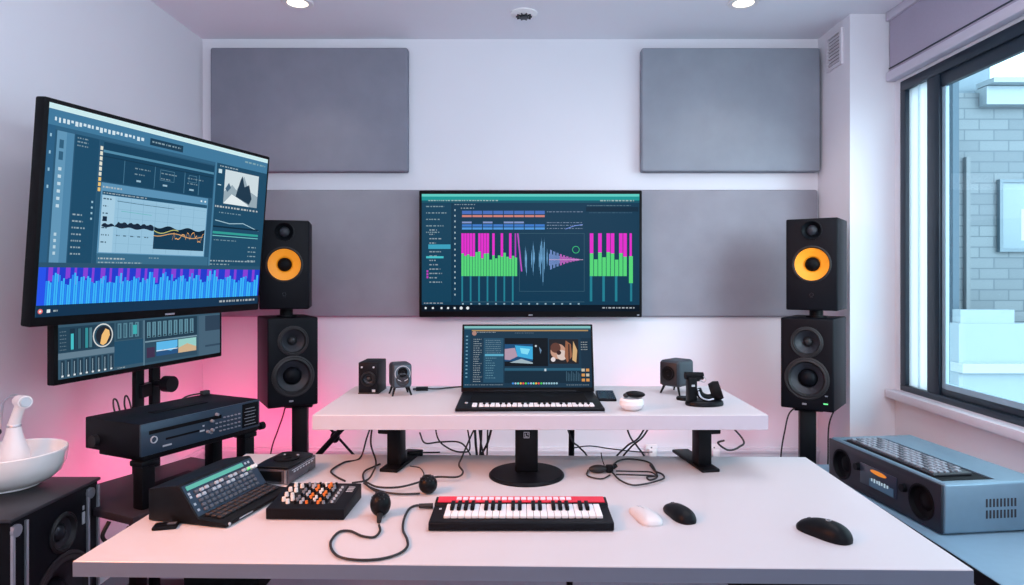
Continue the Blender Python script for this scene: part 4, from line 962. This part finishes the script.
# ------------------------------------------------------------------ window bench and sound box
bn = thing('window_bench', 'low blue-grey bench along the window wall', 'bench', (1.59, 1.9, 0))
BZ = .498
bx(-.312, .318, -1.3, .95, BZ - .035, BZ, bevel=.003).build('bench_top', M_BENCH, bn)
bx(-.315, -.311, -1.3, .95, BZ - .045, BZ - .002).build('front_edge', M_BLACK2, bn)
for yy in (-1.2, -.2, .88): bx(-.28, .3, yy - .02, yy + .02, 0, BZ - .035).build('support_panel', M_BLACK2, bn)
bb = thing('sound_box', 'blue-grey boombox-like sound unit with two round speakers on the window bench', 'sound unit', (1.2905, 2.365, BZ + .0005), R(-83.3))
BW, BD, BH = .61, .36, .163
sb = MB().box((0, BD / 2 + .0045, BH / 2 + .002), (BW, BD - .009, BH - .004), bevel=.008, seg=3).build('shell', M_STEELBLUE, bb)
k = MB().box((.01, .118, BH), (.53, .185, .012)); hole(k, -.215, .078, .057, .04); hole(k, .215, .078, .057, .04); cut(sb, k)
bf = MB().box((0, .004, BH / 2 + .001), (BW - .004, .008, BH - .008), bevel=.003, seg=2).build('front_baffle', M_BAFFLE, bb)
k = MB(); hole(k, -.215, .078, .057, .03); hole(k, .215, .078, .057, .03); cut(bf, k)
for x in (-.215, .215):
    MB().lathe([(.0585, .0), (.0585, .002), (.052, .002), (.048, -.012), (.03, -.018), (.02, -.012), (0, -.010)], front(x, 0, .078), 44).build('speaker_grille', M_BLACK2, bb)
dp = MB().box((.0, -.0008, .082), (.20, .003, .075), bevel=.001).build('display_panel', mat('display_dark', (40, 52, 68), .3), bb)
MB().box((.02, -.0026, .062), (.13, .001, .028)).build('display_window', M_LCDB, dp)
MB().ball((.005, -.0026, .106), (.045, .001, .008), u=20, v=8).build('amber_light', M_LCD, dp)
g = MB()
for k_, x in enumerate((-.03, -.015, 0, .012, .025, .04, .055)): g.box((x, -.0032, .074), (.008, .001, .010 + .004 * (k_ % 2)))
g.build('pale_lettering', M_LCDW, dp)
for x in (-.115, .135): MB().cyl((x, -.012, .098), (x, 0, .098), .013, .015, seg=20).build('knob', M_BLACK, bb)
g = MB()
for r_ in range(2):
    for k_ in range(9): g.box((BW / 2 + .0002, .155 + k_ * .0125, .062 + r_ * .036), (.0016, .006, .026))
g.build('side_vent', M_DARKV, bb)
MB().box((BW / 2 - .022, BD / 2 + .01, BH / 2), (.002, BD - .02, BH - .003)).build('panel_seam', M_FACE, bb)
for x in (-.27, .27):
    for y in (.04, .32): MB().cyl((x, y, 0), (x, y, .006), .014, seg=16).build('foot', M_RUB, bb)
MB().box((.01, .118, BH - .0060), (.526, .181, .004)).build('keyboard_recess', M_BLACK2, bb)
ky = thing('computer_keyboard', 'computer keyboard with pale keys lying on the blue-grey sound unit', 'keyboard', tuple(bb.matrix_basis @ Vector((-.012, .110, BH - .0036))), R(-83.3))
MB().box((0, 0, .0045), (.462, .142, .009), bevel=.003).build('case', M_CAPD, ky)
KM = [M_CAPL, M_CAP, M_CAPL]
pr = {}
for r_ in range(6):
    n_ = 15 if r_ else 14
    for k_ in range(n_):
        if r_ == 5 and 4 <= k_ <= 8: continue
        m = M_CAPM if (k_ * 3 + r_ * 5) % 4 else M_CAP
        p = (-.211 + k_ * .0301, -.054 + (5 - r_) * .0218, .011)
        if m.name not in pr: pr[m.name] = MB().box((0, 0, 0), (.0225, .0155, .007), bevel=.002, seg=1).build('key', m, ky, p)
        else: copy_part(pr[m.name], ky, p)
MB().box((-.03, -.054, .011), (.14, .0155, .007), bevel=.002, seg=1).build('space_bar', M_CAPM, ky)

# ------------------------------------------------------------------ light
def area(name, loc, target, sx, sy, power, rgb, spread=180):
    l = bpy.data.lights.new(name, 'AREA'); l.shape = 'RECTANGLE'; l.size, l.size_y = sx, sy; l.energy = power; l.color = tuple(lin(c) for c in rgb); l.spread = R(spread)
    o = bpy.data.objects.new(name, l); C.objects.link(o); o.location = loc
    o.rotation_euler = (Vector(target) - Vector(loc)).to_track_quat('-Z', 'Y').to_euler()
def point(name, loc, power, rgb, r=.05):
    l = bpy.data.lights.new(name, 'POINT'); l.energy = power; l.color = tuple(lin(c) for c in rgb); l.shadow_soft_size = r
    o = bpy.data.objects.new(name, l); C.objects.link(o); o.location = loc
area('ceiling_softlight', (.75, 1.9, 2.62), (.6, 1.8, 0), 1.1, .5, 15, (250, 248, 255))
area('rear_fill', (.7, -1.5, 1.9), (-.3, 2.5, 2.25), 2.2, .9, 38, (228, 238, 250))  # unseen fill added behind the camera to brighten walls and ceiling
area('ceiling_fill', (-.1, .5, 1.9), (-.1, 1.3, 2.65), 2.4, .4, 40, (236, 244, 255))  # added fill aimed upward to lift the ceiling, not a room fixture
area('warm_lamp', (-1.68, .7, 1.9), (-.35, 1.75, .74), .5, .5, 17, (255, 142, 58), 90)
area('under_desk_glow', (-.45, 2.0, .62), (-.45, 2.1, 0), .7, .05, 3.0, (255, 60, 130))
area('under_desk_glow', (.7, 2.0, .62), (.7, 2.1, 0), .4, .05, .6, (60, 80, 255))
area('pink_led_strip', (-1.38, 3.42, .42), (-1.42, 3.75, .75), .7, .05, 3.0, (255, 56, 124))
area('pink_led_strip', (-1.5, 2.85, .42), (-1.82, 2.85, .7), .9, .05, 3.2, (255, 60, 128))
area('pink_led_strip', (-.55, 3.5, .5), (-.55, 3.75, .85), .5, .05, .9, (255, 70, 150))
area('pink_led_strip', (.72, 3.55, .55), (.72, 3.75, .66), .16, .04, .5, (255, 50, 110))
area('pink_led_strip', (1.3, 3.5, .4), (1.3, 3.75, .7), .5, .05, .3, (255, 70, 130))
sl_ = bpy.data.lights.new('window_daylight', 'SUN'); sl_.energy = 5.2; sl_.angle = R(40); sl_.color = (.86, .94, 1)
so_ = bpy.data.objects.new('window_daylight', sl_); C.objects.link(so_); so_.location = (6, -3, 5)
so_.rotation_euler = Vector((-.44, .87, -.25)).to_track_quat('-Z', 'Y').to_euler()
for x in (-1.085, 1.09):
    l = bpy.data.lights.new('downlight_beam', 'SPOT'); l.energy = 14; l.color = (1, .9, .78); l.spot_size = R(110); l.spot_blend = .8; l.shadow_soft_size = .04
    o = bpy.data.objects.new('downlight_beam', l); C.objects.link(o); o.location = (x, 3.2, ZC - .02)
w = bpy.data.worlds.new('sky'); bpy.context.scene.world = w; w.use_nodes = True
bg = w.node_tree.nodes['Background']; bg.inputs['Color'].default_value = S(222, 238, 250); bg.inputs['Strength'].default_value = 4.2

# ------------------------------------------------------------------ camera
cam = bpy.data.cameras.new('camera'); co = bpy.data.objects.new('camera', cam); C.objects.link(co)
co.location = (0, 0, EYE); co.rotation_euler = (R(90), 0, 0)
cam.sensor_width = 36; cam.lens = F / 1024 * 36
cam.shift_x = -(CX - 512) / 1024; cam.shift_y = -(292.5 - CY) / 1024
cam.clip_start = .02
sc_ = bpy.context.scene; sc_.camera = co
sc_.view_settings.view_transform = 'Standard'; sc_.view_settings.look = 'None'
sc_.view_settings.exposure = -0.3
sc_.cycles.max_bounces = 8; sc_.cycles.use_denoising = True
